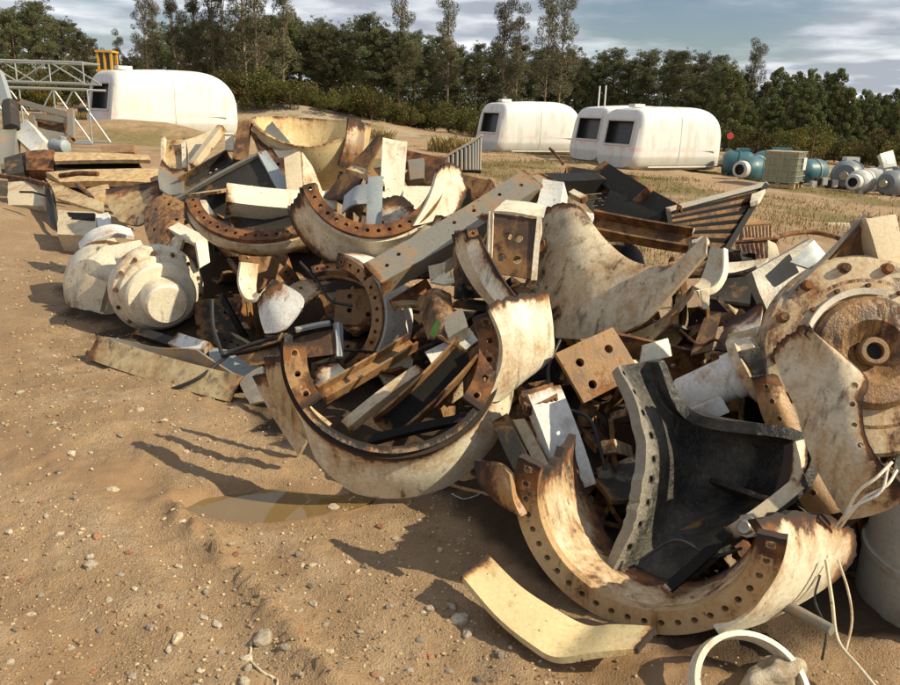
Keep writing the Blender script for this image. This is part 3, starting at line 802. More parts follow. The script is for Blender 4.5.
# ================================================================== nacelle covers
def nacelle(px, Y, yaw, label, L=5.1, Wd=2.35, Ht=2.42, sink=.02, masts=False):
    x = P(px, 130, Y).x; z = gz(x, Y)-sink
    t = thing('nacelle_cover', label, 'nacelle cover', (x, Y, z), 'white nacelle covers', yaw)
    def sect(u):          # u 0 front .. 1 rear : along, half width, z of bottom, z of top, exponent
        hx = -L/2+L*u
        top = Ht*(.93+.07*math.sin(min(1, u*1.8)*math.pi/2)); bot = 0.0; hw = Wd/2
        if u > .62:
            k = (u-.62)/.38; c = math.sqrt(max(0, 1-k**2.6)); top = Ht*(1-.60*(1-c)); hw = Wd/2*(.30+.70*c**.8)
        if u < .08: k = 1-u/.08; hw *= 1-.10*k*k; top -= .16*k*k; bot += .14*k*k
        return hx, hw, bot, top
    mb = MB(); nu, nv = 44, 40; vs = []; fs = []
    for i in range(nu+1):
        u = i/nu; hx, hw, b, tp = sect(u); cz = (b+tp)/2; hz = (tp-b)/2
        for k in range(nv):
            a = 2*math.pi*k/nv; ca, sa = math.cos(a), math.sin(a); e = 2/4.6
            yy = hw*math.copysign(abs(ca)**e, ca); zz = cz+hz*math.copysign(abs(sa)**e, sa)
            rib = .018 if abs(zz-Ht*.30) < .05 else 0
            lean = .42*max(0, 1-u/.12)*(zz/Ht)                       # raked front end
            vs.append(Vector((hx+lean, yy*(1+rib), zz)))
        if i < nu: fs += [(i*nv+k, i*nv+(k+1) % nv, (i+1)*nv+(k+1) % nv, (i+1)*nv+k) for k in range(nv)]
    fs += [tuple(range(nu*nv, (nu+1)*nv))]
    # front end: wall with the hatch opening left in it
    hx, hw, b, tp = sect(0)
    def fp(y, z): return Vector((hx+.42*(z/Ht), y, z))
    wy, w0, w1 = hw*.74, tp*.46, tp*.90
    inner = [fp(-wy, w0), fp(wy, w0), fp(wy, w1), fp(-wy, w1)]
    o = len(vs); vs += inner; ringi = list(range(nv))
    def corner(y, z): return min(range(nv), key=lambda q: (vs[q].y-y)**2+(vs[q].z-z)**2)
    cs = [corner(-hw, b), corner(hw, b), corner(hw, tp), corner(-hw, tp)]
    for q in range(4):
        a, c = cs[q], cs[(q+1) % 4]; seg = [a]
        while seg[-1] != c: seg.append((seg[-1]-1) % nv if ((a-c) % nv) < ((c-a) % nv) else (seg[-1]+1) % nv)
        fs.append(tuple(seg+[o+(q+1) % 4, o+q]))
    mb.add(vs, fs); me = mb.mesh('shell', smooth=40); sh = add_obj('shell', me, M['gel'], t)
    fr = MB()
    for a, c in ((0, 1), (1, 2), (2, 3), (3, 0)):
        fr.tube([inner[a]+Vector((-.01, 0, 0)), inner[c]+Vector((-.01, 0, 0))], .045, 6)
    hfr = fr.build('hatch_frame', M['gel_grey'], t, origin=Vector())
    hb = MB(); rec = [p+Vector((.25, 0, 0)) for p in inner]
    hb.add(inner+rec, [(0, 1, 5, 4), (1, 2, 6, 5), (2, 3, 7, 6), (3, 0, 4, 7), (4, 5, 6, 7)]); hb.build('hatch_pane', M['pane'], hfr, origin=Vector(), smooth=0)
    lip = MB()
    for s in (-1, 1):
        lip.box((.15, s*Wd*.5*.965, .20), (L*.74, .05, .05)); lip.box((.05, s*Wd*.5*.985, Ht*.335), (L*.70, .03, .035))
    lip.build('moulded_rail', M['gel_grey'], t, origin=Vector())
    for u_ in (.46,):                                             # joints between the moulded panels
        hx_, hw_, b_, t_ = sect(u_); rb = MB(); q_ = []
        for k_ in range(25):
            a_ = math.pi*k_/24; ca, sa = math.cos(a_), math.sin(a_); e = 2/4.6
            q_.append((hx_, (hw_+.004)*math.copysign(abs(ca)**e, ca), (b_+t_)/2+((t_-b_)/2+.004)*abs(sa)**e))
        rb.tube([(hx_, hw_+.004, .25)]+q_+[(hx_, -hw_-.004, .25)], .009, 5).build('panel_joint', M['gel_grey'], t, origin=Vector())
    if masts:
        for yq in (-.5, .35):
            q = MB(); q.tube([(-1.7+yq*.4, yq, Ht*.95), (-1.7+yq*.4, yq, Ht+.75)], .035, 6); q.build('mast', M['gel'], t, origin=Vector())
    else:
        q = MB(); q.box((-1.5, 0, Ht+.0), (.5, .35, .12)); q.build('roof_vent', M['gel'], t, origin=Vector())
    return t
def gel_material(name, c):
    m, t, b = mat_nodes(name); k = NT(t); v = k.objvec(rnd=True)
    n = k.noise(k.objvec((1, 1, .3)), 3, 6, .6); tc = k.n('ShaderNodeTexCoord'); sp_ = k.n('ShaderNodeSeparateXYZ'); k.set(sp_.inputs[0], tc.outputs['Object'])
    cc = k.mix(k.math('MULTIPLY', k.step(n, .46, .72), .55), c, (c[0]*.68, c[1]*.62, c[2]*.50))
    low = k.math('MULTIPLY', k.step(sp_.outputs[2], .62, .50), .5)                  # dull unpainted skirt band
    cc = k.mix(low, cc, (.36, .34, .28))
    st = k.math('MULTIPLY', k.step(sp_.outputs[2], .74, .78), k.step(sp_.outputs[2], .94, .86))
    st = k.math('MULTIPLY', st, k.step(k.noise(k.objvec((1.2, 1, .1)), 1.3, 3, .6), .46, .60))
    cc = k.mix(k.math('MULTIPLY', st, .55), cc, (.75, .42, .38))                    # faded red stripe
    t.links.new(cc, b.inputs['Base Color']); b.inputs['Roughness'].default_value = .5
    t.links.new(k.bump(n, .06, .02), b.inputs['Normal'])
    return m
M['gel'] = gel_material('white gelcoat', (.66, .665, .65)); M['gel_grey'] = plain('grey gelcoat', (.58, .58, .55), .5, .1)
M['pane'] = plain('dark hatch', (.025, .024, .024), .3, .3)
nacelle(168, 30.5, math.radians(45), 'white nacelle cover standing alone beside the lattice mast', L=5.3)
nacelle(531, 38.5, math.radians(27), 'white nacelle cover, standing alone with cloud-grey hatch, before the shrubs', L=5.0)
nacelle(630, 35.5, math.radians(28), 'white nacelle cover with two short masts, half hidden behind its neighbour', L=5.0, masts=True)
nacelle(664, 32.0, math.radians(29), 'white nacelle cover with open dark hatch in front of the masted one', L=5.0)

# ================================================================== scrap builders
REG = []
def PP(t): REG.append(t); return P(*t)
def base_of(pts):
    c = sum(pts, Vector())/len(pts); z = min(p.z for p in pts); return Vector((c.x, c.y, z))
def grid_holes(nu, nv, hu, hv):
    return [(u, v) for u in hu for v in hv]
def plate(name, label, cat, c, t=.012, mat='cream', holes=(), hr=.016, jag=.02, burn='', bw=.05, n=16, off=1, group=None, sag=0., seed=0, parent=None, part='plate'):
    """flat or thick piece given by four corners TL TR BR BL, thickness going away from the viewer"""
    pts = [PP(q) for q in c]; f0 = quad(*pts)
    nn = (pts[1]-pts[0]).cross(pts[3]-pts[0]).normalized()
    rq = random.Random(len(REG)*13+int(c[0][0])); so_ = rq.random()*40; sz_ = (pts[2]-pts[0]).length
    sag = sag or rq.uniform(-.03, .03)*sz_; am = .012*sz_ if t < .05 else .004*sz_
    def f(u, v): return f0(u, v)+nn*(sag*2*(u*(1-u)+v*(1-v))+am*mnoise.noise(Vector((u*2.6+so_, v*2.6, so_))))
    lu, lv = (pts[1]-pts[0]).length, (pts[3]-pts[0]).length
    if holes: n = min(n, int(max(lu, lv)/(1.25*hr)))
    nu = max(4, int(n*lu/max(lu, lv))); nv = max(4, int(n*lv/max(lu, lv)))
    mb = MB().slab(f, nu, nv, t, holes, hr, jag, burn, bw, off, seed, je='u0u1v0v1')
    if parent is None:
        o = mb.build(name, M[mat]); return tag(o, label, cat, group)
    return mb.build(part, M[mat], parent)
def curved(name, label, cat, rows, t=.02, mat='cream', nu=28, nv=20, holes=(), hr=.015, jag=.03, burn='', bw=.06, off=0, group=None, seed=0, parent=None, part='shell'):
    """bent shell through rows of picture points (each with its distance)"""
    f = patch([[PP(q) for q in rw] for rw in rows])
    mb = MB().slab(f, nu, nv, t, holes, hr, jag, burn, bw, off, seed)
    if parent is None:
        o = mb.build(name, M[mat], smooth=45); return tag(o, label, cat, group)
    return mb.build(part, M[mat], parent, smooth=45)
def beam_parts(mb_out, A, B, w, d, prof, face, t, holes=(), hr=.012, seed=0, jag=.0):
    ax = (B-A).normalized(); n = D(*face); n = (n-ax*n.dot(ax)).normalized(); s = ax.cross(n)
    nu = 24 if holes else 10
    rq = random.Random(int(A.x*977+B.z*613)); bow = (s*rq.uniform(-.02, .02)+n*rq.uniform(-.014, .014))*(B-A).length
    def face_f(o, along, wdt): return lambda u, v: A+(B-A)*u+o+along*(v-.5)*wdt+bow*4*u*(1-u)
    out = []
    if prof == 'box':
        m = MB().slab(face_f(n*d/2*0, s, w), max(nu, 10), 6, d, holes, hr, jag, 'u0u1', .03, 0, seed, bmax=.5); out.append(('body', m))
    else:
        sg = -1 if prof in ('C', 'L') else 1
        m = MB().slab(face_f(Vector(), s, w), nu, 6, t, holes, hr, jag, 'u0u1', .03, 0, seed, bmax=.5); out.append(('web', m))
        for k in ((1, -1) if prof in ('C', 'O', 'I') else (1,)):
            c0 = s*k*(w/2-t/2) + (n*sg*(d/2+t/2+.0005) if prof != 'I' else s*k*(t+.0005))
            out.append(('flange', MB().slab(face_f(c0, n, d), 8, 3, t, (), 0, jag, 'u0u1', .03, 0, seed+k, bmax=.5)))
    return out
def beam(name, label, cat, a, b, w, d, prof='box', face=(0, 0, 1), t=.012, mat='cream', holes=(), hr=.012, group=None, seed=0, jag=.004, mats=None):
    A, B = PP(a), PP(b)
    parts = beam_parts(None, A, B, w, d, prof, face, t, holes, hr, seed, jag)
    if len(parts) == 1:
        return tag(parts[0][1].build(name, M[mat]), label, cat, group)
    r = thing(name, label, cat, base_of([A, B]), group)
    for nm, m in parts: m.build(nm, M[(mats or {}).get(nm, mat)], r)
    return r
def ring_frame(c, n):
    n = D(*n); e1 = (CR-n*CR.dot(n)).normalized(); e2 = n.cross(e1); return PP(c), n, e1, e2
def ringseg(name, label, c, n, R0, R1, a0, a1, t=.03, nh=12, hr=.014, prof=((0, 0), (.02, -.08), (.10, -.22), (.12, -.34)), st=.035, fmat='flange', smat='cream',
            jag=.05, group=None, seed=0, s0=None, s1=None, endcut=None, burn='u0u1v1', cat='casting', bw=.09, fl_off=1, inner=False, segs=None):
    """torch-cut piece of a cast hub: bolted flange a0..a1 degrees (0 right, 90 up) with its shell behind"""
    C, nn, e1, e2 = ring_frame(c, n)
    def pt(a, r, h): a = math.radians(a); return C+(e1*math.cos(a)+e2*math.sin(a))*r+nn*h
    root = thing(name, label, cat, base_of([pt(a0+(a1-a0)*k/8, R1, 0) for k in range(9)]), group)
    nu = nh*4
    for q0, q1, qn in (segs or ((a0, a1, nh),)):
        fb = MB().slab(lambda u, v: pt(q0+(q1-q0)*u, R0+(R1-R0)*v, 0), qn*4, 4, t, [(2+4*k, 2) for k in range(qn)], hr, .006, 'u0u1', .05, 0, seed)
        fb.build('flange', M[fmat], root)
    if segs:
        fb = MB().slab(lambda u, v: pt(a0+(a1-a0)*u, R1-.03+.03*v, -.004), nu, 3, t*.8, (), 0, .05, 'v0', .03, 0, seed); fb.build('cut_lip', M['burnt'], root)
    if prof:
        hs = [Vector((R1+p[0] if not inner else R0-p[0], p[1]-t*.45, 0)) for p in prof]
        b0, b1 = (a0 if s0 is None else s0), (a1 if s1 is None else s1)
        rr = random.Random(seed)
        ph = rr.random()*20
        def sf(u, v):
            vv = v*(1 if endcut is None else endcut(u))
            q = catmull(hs, vv); return pt(b0+(b1-b0)*u, q.x, q.y)
        sb = MB().slab(sf, max(24, nu), 18, st, (), 0, jag, burn, bw, 0, seed+1)
        sb.build('shell', M[smat], root, smooth=50)
    return root, pt
def wire(name, label, cat, pts, r, mat, group=None, parent=None):
    ps = [PP(q) for q in pts]; cs = [catmull(ps, i/(len(ps)*6)) for i in range(len(ps)*6+1)]
    m = MB().tube(cs, r, 7)
    if parent: return m.build(name, M[mat], parent)
    return tag(m.build(name, M[mat], smooth=60), label, cat, group)

# ================================================================== the heap, front
HUBG = 'torch-cut hub castings in the heap'
# the big half ring that leans on the ground in the middle
r1, pt = ringseg('hub_casting', 'cream half-round hub casting with rusty bolted flange, leaning over the muddy puddle', (393, 347, 3.22), (.05, .34, .94), .372, .466, 174, 377, t=.035, nh=21, hr=.0135,
        prof=((0, 0), (.012, -.07), (.075, -.16), (.125, -.27)), smat='cream', seed=3, s0=176, s1=372, burn='u0u1v0', bw=.085, jag=.03, endcut=lambda u: float(np.interp(u, [0, .12, .22, .30, .40, .6, .75, 1], [.05, .1, .3, .7, 1, 1, .85, .5])), segs=((179, 218, 3), (-37, 22, 5)))
curved('', '', '', [[(487, 306, 3.27), (515, 296, 3.33), (546, 290, 3.42)], [(500, 340, 3.2), (525, 335, 3.26), (551, 330, 3.38)], [(497, 372, 3.16), (522, 370, 3.24), (548, 358, 3.36)], [(478, 402, 3.12), (500, 398, 3.2), (512, 385, 3.3)]],
       t=.03, mat='cream', parent=r1, part='lug', burn='v0', bw=.035, jag=.04)
curved('', '', '', [[(266, 357, 3.40), (284, 355, 3.34)], [(272, 386, 3.36), (292, 380, 3.3)], [(290, 420, 3.3), (307, 405, 3.25)], [(316, 446, 3.25), (330, 425, 3.2)]], t=.03, mat='ochre', parent=r1, part='side_rib', burn='v0', bw=.05)
curved('', '', '', [[(254, 376, 3.55), (268, 372, 3.5)], [(272, 412, 3.5), (284, 405, 3.46)], [(300, 455, 3.42), (308, 440, 3.38)]], t=.022, mat='cream_dirty', parent=r1, part='web_plate', burn='v0', bw=.05)
# channels lying inside it
beam('steel_channel', 'brown steel channel lying inside the half-round hub casting', 'channel', (322, 398, 3.62), (413, 344, 3.95), .085, .05, 'O', (.35, .75, .55), .012, 'rustplate')
beam('steel_channel', 'narrow tan angle bar under the brown channel in the hub casting', 'angle bar', (345, 425, 3.5), (420, 368, 3.75), .06, .04, 'L', (.2, .85, .5), .012, 'tan')
beam('steel_channel', 'black open channel with brown lips inside the half-round hub casting', 'channel', (385, 432, 3.46), (468, 352, 3.72), .15, .07, 'O', (.25, .65, .7), .012, 'black', mats={'flange': 'rustplate'})
beam('steel_bar', 'thin burnt bar at the bottom of the half-round hub casting', 'bar', (365, 442, 3.35), (470, 418, 3.42), .045, .03, 'box', (0, .7, .7), .01, 'black')
plate('steel_plate', 'bent cream sheet behind the open channel in the hub casting', 'plate', ((425, 352, 3.9), (470, 328, 4.0), (478, 340, 3.95), (436, 370, 3.85)), .012, 'white', sag=.01)
plate('steel_plate', 'small rusty web plate standing beside the hub casting lug', 'plate', ((462, 355, 3.75), (486, 340, 3.65), (484, 385, 3.55), (464, 400, 3.62)), .012, 'brown')
# big front hub
r2, pt2 = ringseg('hub_casting', 'large cream hub casting with round bolt flange resting on the wet earth', (642, 508, 2.33), (-.44, -.22, .87), .360, .447, 166, 360, t=.04, nh=24, hr=.0115,
        prof=((-.070, 0), (-.070, -.10), (-.066, -.24), (-.06, -.44)), smat='cream_dirty', fmat='flange_tan', seed=5, s0=177, s1=338, bw=.05, jag=.05, st=.03, burn='u0v1',
        endcut=lambda u: float(np.interp(u, [0, .25, .45, .7, 1], [1, 1, .75, .5, .45])))
curved('', '', '', [[(752, 520, 2.23), (790, 512, 2.32), (828, 516, 2.42), (850, 528, 2.46)], [(772, 556, 2.19), (800, 548, 2.28), (832, 546, 2.40), (852, 548, 2.45)], [(754, 600, 2.17), (790, 592, 2.26), (826, 572, 2.38), (846, 562, 2.44)], [(716, 630, 2.17), (756, 620, 2.24), (800, 598, 2.35), (832, 578, 2.42)]],
       t=.035, mat='cream', parent=r2, part='side_wall', burn='v0u1', bw=.05, jag=.05)
curved('', '', '', [[(476, 460, 2.62), (500, 463, 2.55), (512, 474, 2.5)], [(482, 482, 2.58), (502, 486, 2.5), (515, 496, 2.46)], [(500, 500, 2.56), (512, 508, 2.48), (524, 515, 2.43)]], t=.03, mat='flange', parent=r2, part='lug', burn='u0', bw=.05)
# soot-black casting standing in it
r3 = curved('burnt_casting', 'soot-black burnt casting with a row of bolt holes standing in the front hub', 'casting',
       [[(618, 366, 2.98), (630, 364, 3.02), (645, 362, 3.04), (658, 362, 3.00)], [(636, 402, 2.86), (652, 404, 2.95), (670, 410, 2.97), (690, 422, 2.88)], [(645, 446, 2.74), (685, 444, 2.92), (738, 441, 2.92), (798, 442, 2.68)],
        [(642, 492, 2.63), (684, 494, 2.84), (740, 490, 2.82), (802, 478, 2.58)], [(630, 535, 2.55), (660, 536, 2.66), (696, 536, 2.64), (736, 530, 2.52)], [(608, 580, 2.50), (630, 582, 2.52), (650, 585, 2.5), (672, 588, 2.46)]],
       t=.045, mat='oily', nu=32, nv=48, holes=[(2, int(v*48)) for v in (.06, .16, .26, .36, .46, .56, .66, .76, .86)], hr=.013, burn='u0', bw=.045, off=1)
curved('cast_edge', 'thick cream torch-cut edge on the burnt casting', 'casting', [[(802, 440, 2.68), (803, 462, 2.63), (800, 482, 2.58)], [(788, 444, 2.66), (786, 468, 2.60), (778, 492, 2.56)]], t=.05, mat='tan', nu=16, nv=6, jag=.08, burn='v0v1', bw=.02)
beam('cut_bar', 'cream torch-cut bar along the lower edge of the burnt casting', 'bar', (798, 484, 2.54), (730, 534, 2.48), .05, .04, 'box', (-.2, .4, .9), .01, 'tan', jag=.03)
beam('pipe_stub', 'dark rib running down inside the burnt casting', 'bar', (728, 532, 2.45), (668, 588, 2.36), .035, .05, 'box', (-.2, .5, .85), .01, 'black')
beam('pale_bar', 'pale torch-cut bar poking up inside the front hub', 'bar', (703, 560, 2.44), (664, 590, 2.34), .028, .02, 'box', (-.2, .5, .85), .01, 'white')
# bolt end
bt = thing('stud_bolt', 'shiny round bolt end poking out beside the burnt casting', 'bolt', P(752, 528, 2.45))
A = P(748, 526, 2.44); axd = D(-.6, .1, .8)
MB().lathe([(.0, .055), (.020, .055), (.026, .048), (.027, .02), (.036, .02), (.036, -.005), (.030, -.01), (.030, -.12), (0, -.12)], A, axd, 24).build('stud', M['shiny'], bt)
MB().lathe([(.038, -.02), (.046, -.022), (.046, -.05), (.03, -.052)], A, axd, 6).build('nut', M['shiny'], bt)
# cream curved plate lying on the ground in front
pr = thing('shell_offcut', 'pale yellow curved shell offcut with bent end lying on the ground', 'shell offcut', ray_ground(560, 640))
curved('', '', '', [[(461, 578, 2.362), (487, 556, 2.495)], [(496, 618, 2.230), (520, 588, 2.362)], [(530, 646, 2.126), (556, 612, 2.287)], [(557, 660, 2.079), (588, 628, 2.240)], [(598, 655, 2.055), (616, 627, 2.19)], [(638, 651, 2.05), (657, 629, 2.135)]], t=.022, mat='yellowplate', parent=pr, part='sheet', burn='v1v0', bw=.02, jag=.015, nu=14, nv=36)
# cream hoop on the ground with the rock
hc, hn = P(751, 690, 1.95), D(.15, .55, .82)
e1 = (CR-hn*CR.dot(hn)).normalized(); e2 = hn.cross(e1)
hp = [hc+e1*.166*math.cos(math.radians(a))+e2*.152*math.sin(math.radians(a)) for a in range(2, 200, 4)]
hb = MB(); m_ = len(hp); vs = []; fs = []
for i, p in enumerate(hp):
    ra = (p-hc).normalized()
    vs += [p+hn*.022, p+ra*.017+hn*.02, p+ra*.02-hn*.03, p-hn*.03]
    if i: o = (i-1)*4; fs += [(o+k, o+(k+1) % 4, o+4+(k+1) % 4, o+4+k) for k in range(4)]
fs += [(0, 1, 2, 3), (m_*4-4, m_*4-3, m_*4-2, m_*4-1)]
hb.add(vs, fs); tag(hb.build('hoop', M['cream']), 'broken cream hoop lying on the earth round the rough rock', 'hoop')
# plate with holes, white box beam and channel next to it
plate('bolt_plate', 'thick brown plate with four round holes above the white box beam', 'plate', ((556, 353, 3.3), (613, 327, 3.42), (641, 374, 3.32), (584, 403, 3.2)), .03, 'rustplate', holes=[(.26, .30), (.26, .74), (.74, .30), (.74, .74)], hr=.020, n=18, jag=.004, bw=.01)
b1 = beam('box_beam', 'white painted box beam with torch-cut rusty end, standing in the gap', 'beam', (541, 392, 3.12), (576, 490, 2.92), .15, .09, 'box', (.15, .35, .92), mat='white', jag=.02, seed=4)
plate('rusty_end', 'golden rusty cut cap on the end of the white box beam', 'plate', ((521, 391, 3.10), (552, 383, 3.14), (558, 397, 3.06), (526, 407, 3.03)), .06, 'rustplate', jag=.08)
beam('channel_bar', 'dark grey channel bar leaning beside the white box beam', 'channel', (500, 418, 3.1), (534, 488, 2.82), .075, .06, 'C', (-.3, .3, .9), .012, 'dgrey')
plate('wooden_sliver', 'tan strip wedged between channel bar and white box beam', 'strip', ((513, 420, 3.16), (524, 418, 3.15), (552, 470, 2.9), (540, 474, 2.9)), .02, 'tan')
plate('hexagonal_offcut', 'small bright cream hexagonal offcut under the brown shell', 'offcut', ((643, 345, 3.5), (668, 338, 3.55), (672, 356, 3.5), (640, 364, 3.45)), .015, 'cream_clean', burn='')

# ================================================================== right-hand end of the heap
hub = thing('gear_hub', 'big round rusty gear hub with bolted rim and open centre bore', 'gear hub', P(865, 400, 3.05))
HC, ha = P(866, 354, 3.0), D(-.10, .16, .98)
hrim = MB().lathe([(.30, .035), (.395, .02), (.41, .0), (.41, -.05), (.385, -.07), (.37, -.22), (0, -.22)], HC, ha, 64).build('rim', M['cream_foul'], hub)
hface = MB().lathe([(0.03, .02), (.075, .05), (.125, .085), (.205, .08), (.222, .065), (.228, .03), (.30, .036), (.315, .028), (.32, -.02), (0.05, -.02)], HC, ha, 64).build('gear_face', M['gear'], hub)
hsl = MB().lathe([(.034, .088), (.05, .088), (.056, .08), (.056, .05), (.034, .05), (.034, .088)], HC, ha, 28, cap=False).build('bore_sleeve', M['rustplate'], hub)
MB().lathe([(0, .060), (.036, .0605)], HC, ha, 24).build('bore', M['hole'], hsl, origin=hub.location.copy(), fix=False)
MB().lathe([(.235, .05), (.258, .058), (.262, .045), (.24, .037)], HC, ha, 48, ref=D(-.7, .7, 0), a0=-1.1, a1=1.0).build('seal_strip', M['cream_clean'], hub)
he1 = (CR-ha*CR.dot(ha)).normalized(); he2 = ha.cross(he1)
for a in range(20, 250, 27):
    w = math.radians(a); q = HC+(he1*math.cos(w)+he2*math.sin(w))*.352
    MB().lathe([(0, .058), (.016, .058), (.02, .052), (.022, .026), (.028, .026), (.028, .015)], q, ha, 12).build('bolt', M['rust'], hrim, origin=hub.location.copy())
for a in range(35, 245, 26):
    w = math.radians(a); q = HC+(he1*math.cos(w)+he2*math.sin(w))*.272
    MB().lathe([(0, .05), (.009, .05), (.011, .03)], q, ha, 8).build('small_bolt', M['rust'], hface, origin=hub.location.copy())
REG += [(866+100*math.cos(w_*.6), 354+100*math.sin(w_*.6), 3.15) for w_ in range(11)]+[(866, 354, 3.15), (866, 300, 3.15), (866, 410, 3.15), (820, 354, 3.15), (895, 354, 3.15)]
bk = thing('bracket', 'dark triangular bracket with cream end block above the gear hub', 'bracket', P(840, 290, 3.25))
curved('', '', '', [[(872, 219, 3.25), (868, 216, 3.22), (864, 222, 3.2)], [(884, 262, 3.25), (850, 255, 3.22), (815, 272, 3.18)], [(884, 300, 3.22), (820, 305, 3.16), (772, 330, 3.12)]], t=.03, mat='brown', parent=bk, part='gusset', nu=16, nv=16)
plate('', '', '', ((866, 219, 3.16), (896, 214, 3.2), (906, 270, 3.18), (882, 272, 3.14)), .10, 'tan', parent=bk, part='end_block', n=10)
plate('', '', '', ((884, 276, 3.10), (912, 270, 3.1), (918, 330, 3.05), (888, 310, 3.05)), .06, 'tan', parent=bk, part='lower_block', n=10)
curved('', '', '', [[(864, 216, 3.19), (872, 220, 3.28)], [(820, 262, 3.15), (828, 266, 3.25)], [(785, 300, 3.10), (792, 306, 3.2)], [(764, 345, 3.05), (770, 350, 3.15)]], t=.012, mat='grey', parent=bk, part='rim_strip', nu=5, nv=20)
plate('cover_plate', 'grey plate leaning up behind the gear hub', 'plate', ((752, 272, 3.6), (812, 238, 3.75), (828, 258, 3.72), (768, 312, 3.5)), .05, 'grey', jag=.01)
plate('cover_flap', 'pale sheet on the back corner of the leaning plate', 'plate', ((790, 262, 3.58), (814, 240, 3.66), (828, 256, 3.62), (808, 268, 3.55)), .01, 'galv', jag=.01)
# curved flange pieces beneath
r5 = curved('hub_segment', 'dirty cream hub segment with bolt-hole edge below the gear hub', 'casting',
      [[(772, 352, 2.82), (786, 336, 2.80), (803, 325, 2.74), (812, 330, 2.72)], [(782, 380, 2.74), (808, 366, 2.70), (836, 362, 2.64), (866, 376, 2.60)], [(796, 410, 2.68), (818, 400, 2.62), (840, 400, 2.57), (862, 405, 2.53)],
       [(806, 445, 2.6), (826, 440, 2.54), (846, 438, 2.49), (868, 440, 2.46)], [(822, 480, 2.52), (842, 478, 2.47), (866, 474, 2.42), (888, 470, 2.39)], [(846, 520, 2.46), (870, 516, 2.42), (892, 508, 2.38), (915, 496, 2.35)]],
      t=.03, mat='cream_foul', nu=20, nv=44, holes=[(.87, v) for v in (.30, .41, .52, .63, .74, .84)], hr=.012, burn='v0u1', bw=.02, off=1)
r6 = curved('flange_strip', 'rusty flange strip curving down between the burnt casting and hub segment', 'casting',
      [[(752, 378, 2.95), (764, 374, 2.92), (778, 376, 2.92)], [(760, 410, 2.9), (776, 404, 2.86), (794, 410, 2.86)], [(774, 445, 2.84), (792, 442, 2.8), (808, 445, 2.8)], [(790, 485, 2.76), (810, 482, 2.72), (830, 482, 2.72)], [(812, 520, 2.7), (832, 514, 2.66), (852, 510, 2.66)]],
      t=.03, mat='flange', nu=12, nv=40, holes=[(.45, v) for v in (.1, .22, .34, .46, .58, .7, .82)], hr=.012, burn='v0', bw=.05, off=1)
tc_ = P(956, 600, 2.52); tz = gz(tc_.x, tc_.y)-.02
wt = thing('white_tank', 'smooth dull white tank standing at the edge of the heap beside the front hub', 'tank', (tc_.x, tc_.y, tz))
MB().lathe([(0, 0), (.325, 0), (.335, .02), (.335, .20), (.325, .32), (.29, .41), (.22, .475), (.12, .505), (.05, .51), (0, .51)], Vector((tc_.x, tc_.y, tz)), Vector((0, 0, 1)), 56).build('shell', M['tankgrey'], wt)
MB().lathe([(.05, .50), (.06, .505), (.06, .54), (.045, .545), (0, .545)], Vector((tc_.x, tc_.y, tz)), Vector((0, 0, 1)), 24).build('filler_cap', M['rustplate'], wt)
MB().lathe([(.333, .22), (.342, .222), (.342, .245), (.330, .25)], Vector((tc_.x, tc_.y, tz)), Vector((0, 0, 1)), 56, cap=False).build('weld_band', M['tankgrey'], wt)
curved('pale_fin', 'pale pointed sheet sliver between flange strip and hub segment', 'sheet', [[(813, 463, 2.58), (815, 462, 2.58)], [(828, 485, 2.54), (834, 487, 2.54)], [(838, 508, 2.5), (848, 506, 2.5)]], t=.008, mat='cream_clean', nu=5, nv=12)
for i, (pts, rad, mt) in enumerate(((((892, 462, 2.36), (876, 478, 2.33), (858, 492, 2.34), (842, 520, 2.38)), .0055, 'cream_clean'), (((897, 470, 2.36), (886, 486, 2.32), (862, 500, 2.33), (838, 530, 2.38)), .005, 'cream'),
                                (((888, 468, 2.36), (880, 492, 2.31), (852, 508, 2.33), (834, 528, 2.38)), .005, 'white'), (((826, 560, 2.3), (832, 600, 2.2), (838, 640, 2.12), (860, 668, 2.02), (878, 690, 1.96)), .006, 'tan'),
                                (((838, 560, 2.32), (848, 590, 2.22), (852, 620, 2.16), (846, 650, 2.1)), .004, 'tan'), (((820, 575, 2.3), (815, 600, 2.25), (826, 630, 2.15), (822, 660, 2.1)), .004, 'rubber'))):
    wire('cable', ['pale loose cable looped over the hub segment bolt holes', 'second pale cable in the loop over the hub segment', 'white cable strand in the loop over the hub segment', 'long tan cable trailing down past the white tank', 'thin tan wire hanging before the white tank', 'thin black wire hanging under the front hub wall'][i], 'cable', pts, rad, mt)
tb_ = MB().tube([P(775, 600, 2.3), P(832, 630, 2.12)], [.022, .018], 12); tag(tb_.build('pipe', M['grey']), 'short grey pipe lying under the front hub beside the hoop', 'pipe')
# small motor between saddle and hub
mo = thing('motor', 'small white cylindrical motor with rusty flange wedged beside the gear hub', 'motor', P(710, 410, 3.2))
mA, mx = P(742, 372, 3.12), (P(680, 400, 3.2)-P(742, 372, 3.12)).normalized()
MB().lathe([(0, .27), (.085, .27), (.09, .26), (.09, .05), (.10, .05), (.10, 0), (0, 0)], mA, mx, 32).build('barrel', M['white'], mo)
MB().lathe([(.07, 0), (.145, -.002), (.15, -.01), (.15, -.04), (.13, -.05), (.12, -.10), (.06, -.12), (0, -.12)], mA, mx, 32).build('flange', M['cream_dirty'], mo)
MB().box(P(708, 410, 3.06), (.13, .07, .08), (mx, D(0, 0, 1), mx.cross(D(0, 0, 1)))).build('terminal_box', M['white'], mo)
plate('dark_bracket', 'dark angled strut leaning behind the small motor', 'strut', ((704, 318, 3.6), (722, 312, 3.6), (712, 350, 3.5), (690, 356, 3.5)), .02, 'brown')
